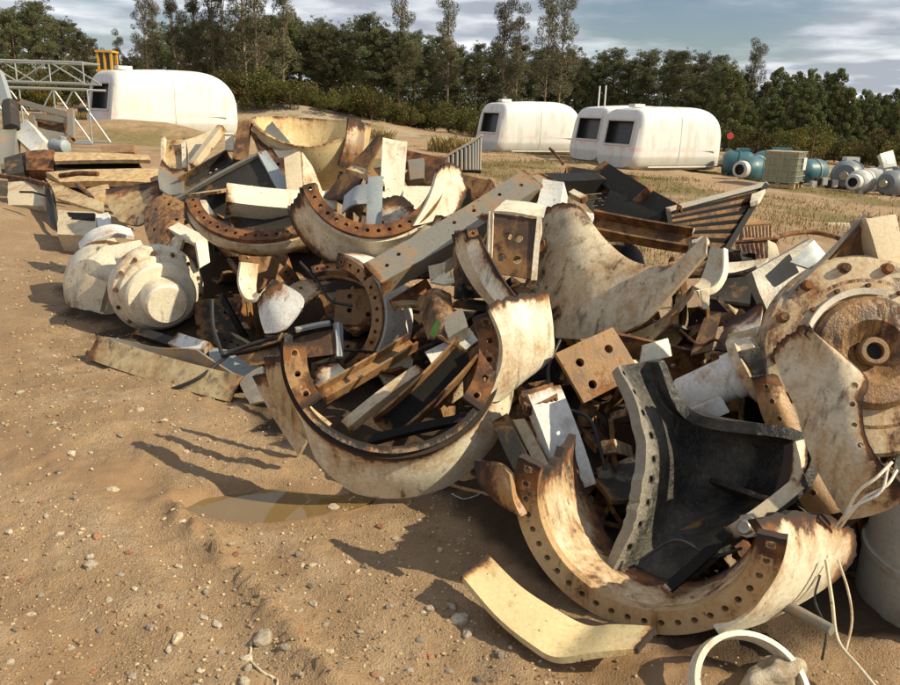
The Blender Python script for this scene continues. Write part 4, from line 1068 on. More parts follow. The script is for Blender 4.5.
curved('bent_sheet', 'crumpled white and sooty sheet above the small motor', 'sheet', [[(728, 322, 3.6), (748, 312, 3.6), (764, 300, 3.55)], [(720, 338, 3.5), (742, 334, 3.45), (760, 326, 3.45)], [(714, 350, 3.4), (736, 352, 3.38), (752, 346, 3.4)]], t=.01, mat='white', burn='u0v0', bw=.08)
plate('grey_plate', 'flat dark grey panel lying behind the saddle casting tip', 'plate', ((704, 280, 4.2), (752, 276, 4.1), (750, 304, 3.95), (708, 298, 4.0)), .02, 'dgrey')
plate('cream_board', 'light cream board behind the grey panel', 'plate', ((722, 263, 4.6), (768, 258, 4.5), (758, 276, 4.4), (726, 272, 4.4)), .02, 'cream')
plate('copper_block', 'small brassy block above the small motor', 'block', ((728, 334, 3.3), (756, 328, 3.3), (758, 342, 3.25), (732, 350, 3.25)), .06, 'ochre')
plate('burnt_block', 'sooty torn steel block between motor and gear hub rim', 'block', ((738, 352, 3.02), (760, 346, 3.0), (768, 378, 2.95), (748, 392, 2.98)), .08, 'burnt')

# ================================================================== middle of the heap
r7 = curved('saddle_casting', 'large ochre stained saddle-shaped casting with swept upper edge', 'casting',
      [[(546, 208, 4.50), (562, 203, 4.42), (574, 204, 4.38), (582, 208, 4.38)], [(540, 234, 4.40), (570, 232, 4.26), (592, 236, 4.20), (606, 240, 4.18)], [(536, 262, 4.32), (574, 262, 4.12), (608, 264, 4.04), (636, 262, 4.00)],
       [(540, 290, 4.22), (580, 290, 4.02), (626, 286, 3.92), (676, 264, 3.86)], [(548, 318, 4.10), (584, 316, 3.94), (634, 306, 3.82), (704, 236, 3.80)], [(556, 338, 4.04), (592, 338, 3.88), (642, 322, 3.77), (706, 254, 3.76)]],
      t=.05, mat='cream_foul', nu=36, nv=36, burn='v0', bw=.03, jag=.02, off=1, holes=[(2, j) for j in (5, 9, 13, 17, 21, 25)], hr=.013)
curved('curved_shell', 'brown curved shell nested beneath the saddle casting', 'shell', [[(694, 286, 3.95), (690, 296, 3.9), (680, 308, 3.84)], [(664, 318, 3.92), (662, 330, 3.84), (652, 338, 3.78)], [(626, 336, 3.92), (628, 348, 3.84), (628, 356, 3.76)], [(575, 340, 4.0), (582, 352, 3.9), (590, 362, 3.82)]], t=.02, mat='ochre', burn='v0', bw=.03, nu=12, nv=26)
curved('curved_shell', 'cream edged curved lip hanging beside the saddle casting tip', 'shell', [[(712, 246, 4.3), (724, 250, 4.2)], [(706, 268, 4.2), (724, 272, 4.1)], [(700, 282, 4.12), (716, 288, 4.03)], [(694, 288, 4.05), (704, 293, 3.98)]], t=.02, mat='tan', burn='', nu=8, nv=20)
curved('lip_edge', 'bright cream rim of the curved lip', 'strip', [[(723, 248, 4.18), (727, 250, 4.2)], [(722, 272, 4.08), (727, 274, 4.1)], [(713, 287, 4.01), (717, 291, 4.03)], [(697, 291, 3.96), (699, 297, 3.98)]], t=.012, mat='cream_clean', nu=4, nv=20)
plate('small_tab', 'bright cream tab hanging under the curved lip', 'tab', ((701, 290, 3.94), (710, 290, 3.94), (709, 309, 3.9), (703, 309, 3.9)), .012, 'cream_clean', n=6)
# box with four holes
bx_ = thing('open_box', 'brown primed steel box end with four holes beside the perforated beam', 'steel box', P(515, 280, 4.0))
plate('', '', '', ((493, 213, 4.12), (537, 219, 4.06), (531, 279, 3.92), (491, 272, 3.98)), .015, 'brown', parent=bx_, part='end_plate', holes=[(.34, .32), (.68, .34), (.30, .74), (.64, .76)], hr=.022, n=22, jag=.003, bw=.01)
plate('', '', '', ((494, 211, 4.11), (506, 200, 4.5), (545, 205, 4.45), (538, 217, 4.05)), .012, 'cream', parent=bx_, part='top_plate', burn='')
plate('', '', '', ((537, 217, 4.05), (542, 216, 4.05), (537, 280, 3.91), (531, 280, 3.91)), .10, 'cream', parent=bx_, part='side_plate', burn='', n=10)
plate('', '', '', ((489, 211, 4.12), (493, 212, 4.11), (491, 273, 3.97), (487, 271, 3.98)), .10, 'cream_dirty', parent=bx_, part='side_plate', burn='', n=10)
plate('steel_block', 'grey white folded block standing behind the brown box end', 'block', ((543, 179, 4.75), (564, 182, 4.7), (557, 220, 4.5), (534, 216, 4.55)), .14, 'white', n=10, jag=.01)
# long perforated channel
beam('long_channel', 'long grey channel with bolt holes lying across the top of the heap', 'channel', (372, 274, 4.2), (533, 178, 4.75), .175, .10, 'C', (-.28, .38, .88), .014, 'grey', holes=[(.10, .5), (.18, .33), (.52, .33), (.62, .33), (.78, .33), (.90, .5)], hr=.013, seed=2)
beam('channel_end', 'cut grey channel end beyond the long channel tip', 'channel', (522, 186, 4.85), (545, 178, 5.0), .12, .1, 'C', (-.3, .5, .8), .012, 'grey')
# arc strip falling between box and front ring
r8, _ = ringseg('flange_arc', 'narrow rusty cream flange arc dropping between box end and front ring', (566, 218, 3.95), (.35, .10, .93), .50, .555, 191, 238, t=.03, nh=8, hr=.010, prof=((0, 0), (.01, -.05), (.015, -.10)), st=.03, smat='cream', seed=9, burn='u0', bw=.08)
curved('', '', '', [[(465, 240, 3.68), (480, 236, 3.66)], [(472, 262, 3.62), (490, 256, 3.58)], [(484, 285, 3.54), (504, 280, 3.5)], [(499, 306, 3.46), (520, 302, 3.42)]], t=.02, mat='cream', parent=r8, part='face_strip', burn='v0u1', bw=.03, nu=8, nv=24)
# ring with shell, upper middle
r9, _ = ringseg('hub_casting', 'cream hub casting with dark rusty flange holding the blue grey strip', (374, 172, 5.0), (.10, .30, .95), .37, .455, 196, 355, t=.035, nh=17, hr=.013, prof=((0, 0), (.01, -.08), (.07, -.20), (.10, -.30)), smat='cream', fmat='rust', seed=11, bw=.07, jag=.06)
curved('', '', '', [[(437, 170, 4.98), (448, 163, 5.05), (460, 170, 5.15)], [(428, 198, 4.9), (446, 195, 4.98), (465, 192, 5.1)], [(412, 226, 4.8), (430, 222, 4.88), (458, 212, 5.0)]], t=.03, mat='cream', parent=r9, part='lug', burn='v0u1', bw=.03, jag=.05)
plate('blue_strip', 'blue grey strip standing inside the rusty flange', 'strip', ((368, 177, 5.25), (383, 176, 5.25), (382, 226, 5.05), (366, 226, 5.05)), .03, 'bluegrey', n=12)
plate('cream_plate', 'tall cream rectangular plate standing upright at the top of the heap', 'plate', ((383, 137, 5.7), (407, 142, 5.7), (403, 202, 5.4), (380, 196, 5.4)), .02, 'cream_clean', n=12, bw=.02)
plate('dark_plate', 'dark brown plate leaning behind the tall cream plate', 'plate', ((376, 136, 6.0), (386, 134, 5.95), (350, 200, 5.8), (322, 198, 5.9)), .02, 'brown')
curved('bent_sheet', 'silvery bent sheet inside the rusty flange ring', 'sheet', [[(345, 196, 5.5), (358, 186, 5.45), (374, 184, 5.4)], [(342, 214, 5.35), (352, 206, 5.3), (368, 204, 5.3)]], t=.012, mat='galv', nu=10, nv=8)
curved('sooty_sheet', 'sooty folded sheet at the foot of the tall cream plate', 'sheet', [[(380, 200, 5.3), (400, 196, 5.3), (414, 206, 5.25)], [(384, 222, 5.2), (398, 220, 5.2), (412, 224, 5.15)], [(390, 240, 5.1), (402, 238, 5.1), (412, 236, 5.1)]], t=.012, mat='white', burn='v0v1', bw=.09)
plate('cream_offcut', 'small cream offcut lying behind the rusty flange', 'offcut', ((404, 186, 5.5), (432, 186, 5.5), (420, 210, 5.3), (402, 206, 5.3)), .02, 'cream')
plate('small_box', 'small brown topped box beside the tall cream plate', 'box', ((366, 168, 5.6), (384, 167, 5.6), (384, 178, 5.5), (367, 178, 5.5)), .06, 'rustplate', n=8)
# half drum on the top
dr = thing('half_drum', 'ochre yellow half drum open to the sky on the top of the heap', 'drum', P(312, 182, 7.0))
DC, dn = P(312, 124, 7.2), D(.06, .95, .30)
hp_ = [Vector(q) for q in ((.06, -.575, 0), (.22, -.53, 0), (.38, -.40, 0), (.465, -.24, 0), (.50, -.09, 0), (.515, .03, 0))]
d1 = (CR-dn*CR.dot(dn)).normalized(); d2 = dn.cross(d1)
def bowl(u, v):
    a = u*2*math.pi; near = max(0, -math.sin(a))
    q = catmull(hp_, v*(1-.30*near**1.5*min(1, v*1.5))); return DC+(d1*math.cos(a)+d2*math.sin(a))*q.x+dn*q.y
MB().slab(bowl, 56, 18, .03, (), 0, .02, 'v1', .04, 0, 4, bmax=.5).build('bowl', M['yellowplate'], dr)
curved('', '', '', [[(348, 118, 6.9), (358, 120, 6.95), (363, 124, 7.0)], [(345, 142, 6.8), (356, 145, 6.85), (362, 148, 6.95)], [(338, 165, 6.75), (348, 168, 6.8), (354, 166, 6.9)]], t=.03, mat='grey', parent=dr, part='side_lug', burn='v0v1', bw=.1)
plate('cast_ear', 'rusty grey torn ear standing against the half drum', 'plate', ((262, 132, 6.9), (272, 121, 6.95), (296, 150, 6.7), (284, 166, 6.6)), .03, 'grey', jag=.06)
plate('cast_ear', 'dark rusty upright offcut left of the half drum', 'plate', ((238, 122, 7.0), (250, 120, 7.0), (246, 160, 6.7), (232, 158, 6.7)), .05, 'brown', jag=.05)
plate('rusty_plate', 'rusty brown panel with holes between the upright offcut and half drum', 'plate', ((250, 130, 6.95), (264, 138, 6.9), (298, 172, 6.5), (284, 194, 6.3)), .02, 'rust', holes=[(.5, .3), (.5, .6)], hr=.02)
# stack of beams and plates, top left of the heap
plate('dark_plate', 'large dark grey plate with pale edge under the cream box beam', 'plate', ((172, 202, 6.4), (260, 153, 6.5), (304, 232, 5.6), (200, 236, 5.7)), .014, 'dgrey', n=20, jag=.004, bw=.02)
plate('end_strip', 'pale blue grey end flange on the large dark plate', 'flange', ((258, 152, 6.46), (266, 150, 6.5), (296, 190, 6.05), (280, 194, 6.0)), .02, 'bluegrey', n=10)
beam('edge_strip', 'pale tan lip along the upper edge of the large dark plate', 'strip', (172, 203, 6.38), (262, 153, 6.48), .03, .03, 'box', (0, .6, .8), mat='grey')
beam('box_beam', 'bright cream box beam lying level across the heap', 'beam', (226, 199, 5.77), (336, 207, 5.97), .167, .17, 'box', (-.05, .42, .9), mat='cream_clean', jag=.008, seed=8)
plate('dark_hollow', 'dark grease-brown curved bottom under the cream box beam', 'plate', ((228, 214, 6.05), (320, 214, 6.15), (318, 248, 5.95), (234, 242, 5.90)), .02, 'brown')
plate('tan_gusset', 'tan upright gusset plate behind the cream box beam', 'plate', ((284, 158, 6.2), (300, 151, 6.25), (304, 196, 5.95), (287, 194, 5.95)), .03, 'tan', n=10)
plate('tan_gusset', 'tan sloping side of the upright gusset', 'plate', ((302, 152, 6.26), (312, 166, 6.3), (324, 196, 6.1), (304, 196, 5.96)), .02, 'cream_dirty', n=10)
beam('dark_channel', 'dark channel with bolt holes behind the large dark plate', 'channel', (186, 190, 6.7), (234, 162, 6.9), .17, .08, 'O', (-.2, .35, .9), .014, 'dgrey', holes=[(.55, .4), (.66, .33)], hr=.015)
plate('tan_plate', 'tan plate standing upright between pale posts', 'plate', ((165, 140, 7.7), (184, 140, 7.7), (184, 170, 7.4), (166, 168, 7.4)), .03, 'ochre', n=8)
beam('pale_post', 'short pale post at the edge of the tan plate', 'post', (164, 138, 7.66), (164, 166, 7.4), .03, .05, 'box', (0, 0, 1), mat='cream')
beam('pale_post', 'taller pale post between tan plate and leaning tan board', 'post', (184, 140, 7.62), (185, 170, 7.35), .04, .05, 'box', (0, 0, 1), mat='cream')
plate('tan_board', 'wide tan board leaning behind the dark channel', 'plate', ((186, 140, 7.6), (222, 126, 7.8), (208, 150, 7.5), (190, 166, 7.3)), .04, 'tan', n=10)
beam('tan_bar', 'tan square bar leaning over the dark channel', 'bar', (193, 166, 7.2), (222, 128, 7.5), .07, .07, 'box', (-.4, .3, .8), mat='tan')
plate('pale_tab', 'short pale upright tab beside the rusty offcut', 'tab', ((225, 136, 7.3), (233, 136, 7.3), (233, 150, 7.2), (225, 150, 7.2)), .03, 'cream', n=6)
curved('sheet_ring', 'grey bent ring plate left of the dark channel', 'plate', [[(162, 160, 7.0), (172, 170, 6.9), (184, 170, 6.9)], [(158, 176, 6.8), (170, 186, 6.7), (184, 184, 6.7)], [(160, 190, 6.6), (170, 196, 6.5), (182, 194, 6.5)]], t=.02, mat='grey', burn='v0', bw=.08)
# rusty flange bowl below the cream box beam
r10, _ = ringseg('flange_bowl', 'rusty flange arc with row of holes under the cream box beam', (268, 186, 5.5), (.02, .62, .78), .467, .556, 196, 312, t=.035, nh=15, hr=.013, prof=((0, 0), (.0, -.06), (-.03, -.12), (-.09, -.18)), smat='cream_dirty', fmat='rust', seed=15, bw=.06)
curved('', '', '', [[(206, 226, 5.65), (216, 220, 5.65), (232, 224, 5.55)], [(212, 240, 5.55), (226, 240, 5.47), (240, 246, 5.41)], [(228, 256, 5.47), (240, 256, 5.39), (250, 258, 5.35)]], t=.03, mat='cream_dirty', parent=r10, part='torn_end', burn='u0v0', bw=.07)
wire('wire_loop', 'pale strip lying across the rusty flange arc', 'strip', ((245, 238, 5.55), (255, 242, 5.53), (268, 244, 5.52)), .010, 'cream_clean')
# inner ring and cone of the middle
r11, _ = ringseg('hub_casting', 'hub casting seen edge on with inner bolt holes below the long channel', (329, 318, 4.50), (-.42, .05, .90), .305, .375, -78, 80, t=.03, nh=14, hr=.012, prof=((0, 0), (.02, -.08), (.03, -.18), (.03, -.26)), smat='white', fmat='rustplate', seed=19, bw=.05, burn='u0u1')
curved('', '', '', [[(312, 384, 4.200), (318, 370, 4.220), (336, 362, 4.270)], [(330, 390, 4.120), (340, 380, 4.140), (352, 372, 4.200)], [(352, 380, 4.100), (372, 366, 4.120), (388, 350, 4.170)], [(378, 360, 4.120), (392, 348, 4.170), (400, 334, 4.220)]], t=.02, mat='cream_clean', parent=r11, part='lug', burn='v0', bw=.05)
r12, _ = ringseg('flange_arc', 'pink brown flange arc with white edge above the edge-on hub casting', (328, 312, 4.4), (.02, .55, .83), .29, .345, 55, 112, t=.045, nh=5, hr=.012, prof=((0, 0), (.0, -.06), (.0, -.10)), smat='cream', fmat='rustplate', seed=23, bw=.03)
plate('inner_plate', 'brown perforated plate deep inside the edge-on hub casting', 'plate', ((336, 290, 4.75), (374, 288, 4.75), (376, 326, 4.65), (334, 324, 4.65)), .02, 'rustplate', holes=[(.4, .2), (.4, .65), (.85, .7)], hr=.016, n=14)
# small shells left of it
curved('shell_offcut', 'small cream U-shaped shell offcut beneath the rusty flange arc', 'shell offcut', [[(240, 262, 4.7), (238, 282, 4.66), (244, 298, 4.6), (256, 300, 4.58), (270, 284, 4.6)], [(258, 264, 4.8), (256, 280, 4.76), (256, 292, 4.7), (262, 294, 4.66), (274, 280, 4.68)]], t=.02, mat='cream', nu=26, nv=8, burn='u1', bw=.03)
curved('shell_offcut', 'white sooty shell offcut below the small cream one', 'shell offcut', [[(258, 302, 4.5), (266, 290, 4.5), (276, 280, 4.52)], [(262, 322, 4.4), (278, 314, 4.36), (302, 296, 4.42)], [(266, 334, 4.34), (284, 330, 4.3), (302, 310, 4.36)]], t=.02, mat='white', burn='v0', bw=.06)
# rods and panel
for i, (pts, rad, mt, lb) in enumerate(((((115, 403, 4.25), (150, 396, 4.2), (195, 380, 4.2), (222, 360, 4.3), (240, 348, 4.32), (292, 333, 4.35), (335, 325, 4.4)), .011, 'rubber', 'long black cable curving from the heap down onto the earth'),
        (((222, 356, 4.3), (270, 346, 4.3), (305, 334, 4.35), (338, 326, 4.38)), .010, 'black', 'dark rod lying along the dark strip panel'),
        (((212, 300, 4.62), (213, 325, 4.5), (219, 345, 4.4), (224, 359, 4.3)), .012, 'rubber', 'short black hose hanging before the gearbox shaft'),
        (((344, 350, 4.2), (360, 351, 4.18), (384, 354, 4.15)), .009, 'black', 'short dark rod crossing the edge-on hub casting'))):
    wire(['cable', 'rod', 'hose', 'rod'][i], lb, ['cable', 'rod', 'hose', 'rod'][i], pts, rad, mt)
plate('steel_strip', 'long dark strip panel with pale end beside the half-round hub casting', 'panel', ((228, 350, 4.34), (338, 326, 4.38), (339, 354, 4.25), (250, 366, 4.25)), .015, 'brown', n=16)
plate('pale_strip', 'pale upright lip at the end of the dark strip panel', 'strip', ((335, 322, 4.36), (339, 322, 4.36), (341, 356, 4.22), (337, 356, 4.22)), .03, 'galv', n=6)
beam('galvanised_clip', 'galvanised clip bar lying on the dark strip panel', 'bar', (296, 330, 4.3), (330, 323, 4.36), .03, .02, 'box', (0, .8, .6), mat='galv', jag=.05)

# ================================================================== left end of the heap
gb = thing('gearbox', 'cream painted gearbox drum with stepped shaft lying on its side', 'gearbox', ray_ground(150, 335))
GO = P(158, 291, 5.35); ga = D(.50, -.36, .79)
MB().lathe([(0, -.20), (.24, -.20), (.29, -.16), (.318, -.08), (.318, -.01), (.30, .02), (.275, .03), (.265, .07), (.235, .085), (.215, .085), (.21, .11), (.15, .12), (0, .12)], GO, ga, 56).build('drum', M['cream'], gb)
MB().lathe([(.215, .08), (.235, .085), (.235, .13), (.22, .145), (.15, .147), (.15, .10), (.215, .08)], GO, ga, 48, cap=False).build('collar', M['cream_clean'], gb)
MB().lathe([(0, .31), (.125, .31), (.14, .295), (.15, .14), (.15, .10)], GO, ga, 44).build('shaft', M['cream_clean'], gb)
ge1 = D(0, 1, 0); ge1 = (ge1-ga*ge1.dot(ga)).normalized(); ge2 = ga.cross(ge1)
for k in range(14):
    w = k*math.pi/7+.2; q = GO+(ge1*math.cos(w)+ge2*math.sin(w))*.285
    MB().lathe([(0, .05), (.012, .05), (.014, .02)], q, ga, 8).build('bolt', M['rust'], gb)
ho = thing('gearbox_housing', 'boxy cream and rust gearbox housing sunk in the earth behind the drum', 'gearbox', ray_ground(95, 325))
HO = P(104, 288, 5.85); hx = D(-.30, -.10, .95)
MB().lathe([(0, .16), (.22, .16), (.27, .12), (.335, .06), (.345, -.30), (.30, -.36), (0, -.36)], HO, hx, 28, ref=D(.35, 1, 0)).build('casing', M['cream'], ho, smooth=30)
MB().lathe([(.345, .0), (.365, .0), (.365, -.05), (.345, -.05), (.345, 0)], HO, hx, 28, ref=D(.35, 1, 0), cap=False).build('band', M['rustplate'], ho, smooth=30)
plate('', '', '', ((84, 274, 5.58), (108, 282, 5.52), (100, 312, 5.46), (76, 300, 5.54)), .05, 'tan', parent=ho, part='lid', n=8)
plate('', '', '', ((108, 246, 5.58), (140, 240, 5.62), (150, 256, 5.54), (118, 266, 5.5)), .06, 'cream_clean', parent=ho, part='top_cover', n=8)
curved('', '', '', [[(80, 244, 6.15), (92, 232, 6.15), (112, 226, 6.2), (130, 230, 6.25)], [(82, 252, 6.0), (96, 242, 5.98), (114, 236, 6.02), (134, 238, 6.1)]], t=.03, mat='white', parent=ho, part='hoop', nu=12, nv=5)
br = thing('corner_bracket', 'cream triangular corner bracket standing on the gearbox drum', 'bracket', P(180, 262, 5.35))
plate('', '', '', ((168, 228, 5.62), (178, 222, 5.67), (206, 236, 5.52), (196, 244, 5.44)), .03, 'cream_clean', parent=br, part='top_plate', n=8)
plate('', '', '', ((196, 242, 5.44), (207, 236, 5.51), (210, 262, 5.44), (200, 268, 5.38)), .03, 'cream', parent=br, part='side_plate', n=8)
plate('', '', '', ((176, 234, 5.58), (184, 236, 5.54), (176, 262, 5.44), (152, 268, 5.46)), .03, 'cream', parent=br, part='gusset', n=8)
plate('', '', '', ((178, 240, 5.62), (200, 246, 5.52), (200, 268, 5.46), (180, 266, 5.52)), .02, 'brown', parent=br, part='back_plate', n=8)
YL, YR = flat_ground(93, 360).y, flat_ground(232, 402).y
beam('long_channel', 'long dirty tan channel lying on the earth before the gearbox', 'channel', (93, 347, YL), (236, 389, YR), .16, .14, 'C', (-.05, .30, .95), .014, 'ochre', seed=12)
plate('channel_floor', 'dark sheet lying in the trough of the long tan channel', 'sheet', ((104, 336, YL+.18), (196, 350, YL-.3), (244, 378, YR+.12), (100, 341, YL+.03)), .012, 'grey', n=10)
beam('short_channel', 'short dark channel beside the gearbox shaft', 'channel', (136, 330, 5.15), (182, 345, 4.85), .06, .05, 'C', (0, .4, .9), .012, 'dgrey')
beam('white_block', 'grey white block with a bolt hole beside the long tan channel', 'block', (176, 342, 4.85), (208, 352, 4.68), .10, .08, 'box', (0, .6, .8), mat='white')
plate('grey_sheet', 'blue grey sheet lying flat beside the dark strip panel', 'sheet', ((208, 346, 4.75), (262, 356, 4.5), (256, 384, 4.2), (212, 370, 4.4)), .015, 'bluegrey', n=10)
plate('tan_corner', 'tan bent corner piece at the foot of the half-round hub casting', 'plate', ((238, 380, 4.15), (262, 366, 4.1), (268, 400, 3.9), (250, 404, 3.95)), .02, 'tan', n=8)
curved('round_plate', 'dark greasy round plate with studs behind the corner bracket', 'plate', [[(146, 208, 5.9), (164, 196, 5.95), (184, 204, 5.9)], [(146, 228, 5.75), (164, 222, 5.7), (184, 226, 5.7)], [(152, 248, 5.6), (166, 250, 5.55), (180, 246, 5.55)]], t=.03, mat='gear', nu=16, nv=16, holes=[(.3, .25), (.6, .2), (.8, .45), (.25, .6)], hr=.015)
plate('cream_chip', 'small bright cream chip lying behind the greasy round plate', 'offcut', ((196, 200, 5.8), (206, 200, 5.8), (214, 214, 5.7), (204, 216, 5.7)), .02, 'cream', n=6)
curved('torn_plate', 'sloping torn grey tan plate at the left shoulder of the heap', 'plate', [[(106, 190, 7.0), (134, 186, 7.0), (165, 180, 6.9)], [(108, 205, 6.8), (134, 205, 6.7), (160, 200, 6.6)], [(120, 222, 6.6), (138, 226, 6.5), (152, 218, 6.4)]], t=.02, mat='ochre', burn='v0u1', bw=.1)

# ================================================================== rear of the heap
fl = thing('black_frame', 'burnt black angle frame lying behind the saddle casting', 'frame', P(610, 215, 5.2))
for a, b, w, d in (((548, 178, 5.2), (600, 176, 5.6), .13, .09), ((596, 168, 5.7), (672, 214, 5.0), .16, .10), ((566, 172, 5.6), (640, 182, 5.6), .10, .06), ((640, 196, 5.3), (668, 222, 5.0), .12, .08)):
    for nm, m in beam_parts(None, PP(a), PP(b), w, d, 'C', (-.3, .5, .8), .014): m.build('frame_'+nm, M['black'], fl)
plate('', '', '', ((610, 190, 5.4), (664, 216, 5.0), (650, 236, 4.9), (600, 214, 5.2)), .015, 'black', parent=fl, part='panel')
plate('perforated_sheet', 'dark perforated sheet inside the black frame', 'sheet', ((580, 196, 5.5), (618, 192, 5.5), (634, 212, 5.2), (596, 216, 5.2)), .006, 'dgrey', holes=[(a/16., b/12.) for a in range(2, 16, 2) for b in range(2, 12, 2)], hr=.010, n=16, burn='')
gr = thing('grille', 'slatted dark grille panel propped up behind the saddle casting', 'grille', P(700, 250, 4.9))
qa, qb, qc, qd = PP((666, 212, 5.0)), PP((765, 186, 5.5)), PP((722, 256, 4.8)), PP((672, 246, 4.8)); gf = quad(qa, qb, qc, qd)
gn = (qb-qa).cross(qd-qa).normalized()
for nm, a, b in (('frame_bar', (0, 0), (1, 0)), ('frame_bar', (1, 0), (1, 1)), ('frame_bar', (1, 1), (0, 1)), ('frame_bar', (0, 1), (0, 0))):
    A, B = gf(*a), gf(*b); ax = (B-A).normalized(); s_ = ax.cross(gn)
    MB().box((A+B)/2, ((B-A).length+.02, .035, .05), (ax, s_, gn)).build(nm, M['grey' if a == (0, 0) else 'black'], gr)
for k in range(14):
    v = (k+.7)/14.6; A, B = gf(.01, v), gf(.99, v); ax = (B-A).normalized(); n2 = (gn*.75+ax.cross(gn)*.6).normalized()
    MB().box((A+B)/2+gn*.004, ((B-A).length, .034, .006), (ax, n2.cross(ax), n2)).build('slat', M['black' if k % 2 else 'brown'], gr)
MB().slab(lambda u, v: gf(u, v)+gn*.04, 4, 4, .006).build('back_sheet', M['black'], gr)
plate('cream_corner', 'cream cut corner at the tip of the slatted grille', 'offcut', ((752, 194, 5.3), (766, 189, 5.35), (758, 200, 5.2), (750, 203, 5.2)), .03, 'cream', n=6)
g2 = thing('ribbed_grille', 'curved dark ribbed grille standing beyond the long channel', 'grille', P(465, 172, 8.0))
f2 = patch([[P(432, 168, 7.6), P(452, 154, 7.7), P(470, 144, 7.8), P(482, 135, 7.9)], [P(434, 176, 7.4), P(452, 172, 7.4), P(470, 172, 7.4), P(481, 173, 7.4)]])
MB().slab(f2, 16, 6, .02).build('sheet', M['black'], g2)
for k in range(13): MB().tube([f2((k+.5)/13, .06)-Vector((0, .025, 0)), f2((k+.5)/13, .94)-Vector((0, .025, 0))], .014, 5).build('rib', M['grey'], g2)
MB().tube([f2(i/10, 0) for i in range(11)], .022, 6).build('rim', M['grey'], g2)
beam('brown_box_beam', 'brown box beam lying behind the long channel', 'beam', (412, 176, 6.4), (490, 196, 5.9), .17, .15, 'box', (-.1, .4, .9), mat='brown')
beam('brown_box_beam', 'second rust brown beam end by the ribbed grille', 'beam', (400, 158, 7.0), (446, 168, 6.8), .12, .12, 'box', (-.1, .4, .9), mat='rust')
plate('grey_bracket', 'small grey slotted bracket beside the tall cream plate', 'bracket', ((408, 160, 6.3), (424, 158, 6.3), (424, 178, 6.1), (410, 180, 6.1)), .05, 'grey', n=8)
beam('rear_channel', 'long brown channel with pale lip behind the saddle casting', 'channel', (592, 226, 4.75), (690, 244, 4.55), .13, .08, 'O', (0, .35, .93), .012, 'brown', mats={'flange': 'brown'})
plate('white_sheet', 'chipped white sheet lying behind the saddle casting', 'sheet', ((586, 212, 4.9), (634, 222, 4.85), (628, 236, 4.75), (598, 232, 4.78)), .012, 'white', n=10, jag=.03)
plate('white_sheet', 'small clean white tab sitting on the rear channel', 'sheet', ((672, 224, 4.7), (695, 228, 4.65), (687, 242, 4.58), (664, 238, 4.62)), .02, 'white', n=8)
plate('saddle_tip', 'sooty grey cut edge at the tip of the saddle casting', 'plate', ((692, 240, 3.82), (703, 236, 3.84), (706, 254, 3.8), (694, 268, 3.77)), .04, 'grey', jag=.05, n=8)
beam('cream_strip', 'cream strip lying under the grille by the saddle casting', 'strip', (560, 186, 5.4), (585, 200, 5.2), .05, .04, 'box', (0, .6, .8), mat='cream')
curved('twig_rod', 'bent brown rod poking up behind the black frame', 'rod', [[(549, 148, 6.8), (551, 149, 6.8)], [(558, 158, 6.6), (560, 158, 6.6)], [(562, 164, 6.4), (564, 164, 6.4)]], t=.02, mat='rust', nu=4, nv=10)
# rusty radiator things to the right, behind
for i, (c4, mt, lb) in enumerate(((((735, 243, 5.9), (778, 240, 5.8), (776, 262, 5.5), (742, 262, 5.5)), 'rust', 'rusty radiator core with rows of fins behind the leaning plate'), (((740, 226, 6.8), (772, 224, 6.8), (772, 240, 6.5), (742, 241, 6.5)), 'rustplate', 'pale rusty finned core lying beyond the rusty radiator'))):
    rd = thing('radiator', lb, 'radiator', P(c4[2][0], c4[2][1], c4[2][2])); qf = quad(*[PP(q) for q in c4])
    MB().slab(qf, 6, 4, .03, off=1).build('core', M['brown'], rd)
    for k in range(9): MB().tube([qf((k+.5)/9, .1)-Vector((0, .02, 0)), qf((k+.5)/9, .9)-Vector((0, .02, 0))], .012, 5).build('fin', M[mt], rd)
    for v in (0.02, .98): MB().tube([qf(0, v), qf(1, v)], .022, 6).build('header', M[mt], rd)
plate('brown_tray', 'brown tray lying behind the slatted grille', 'tray', ((746, 216, 7.0), (772, 222, 7.0), (770, 238, 6.6), (740, 234, 6.7)), .06, 'rustplate', n=8)
plate('dark_slab', 'dark flat slab lying before the rusty radiator', 'slab', ((726, 247, 5.6), (746, 252, 5.5), (762, 266, 5.2), (728, 262, 5.3)), .04, 'dgrey', n=8)
plate('cast_chip', 'small pale broken casting beside the rusty radiator', 'offcut', ((768, 240, 5.3), (776, 244, 5.3), (780, 258, 5.1), (768, 262, 5.1)), .05, 'tan', n=8, jag=.06)
wire('rusty_hoop', 'thin rusty hoop lying on the earth behind the gear hub', 'hoop', ((758, 248, 6.2), (780, 236, 6.8), (808, 232, 7.0), (832, 236, 6.9), (842, 240, 6.7)), .022, 'rust')
pg = ray_ground(838, 227); tag(MB().box((pg.x, pg.y, pg.z+.04), (.45, .12, .07)).build('pale_plank', M['cream_clean']), 'pale plank lying on the yard behind the gear hub', 'plank')
pg = ray_ground(800, 250); 
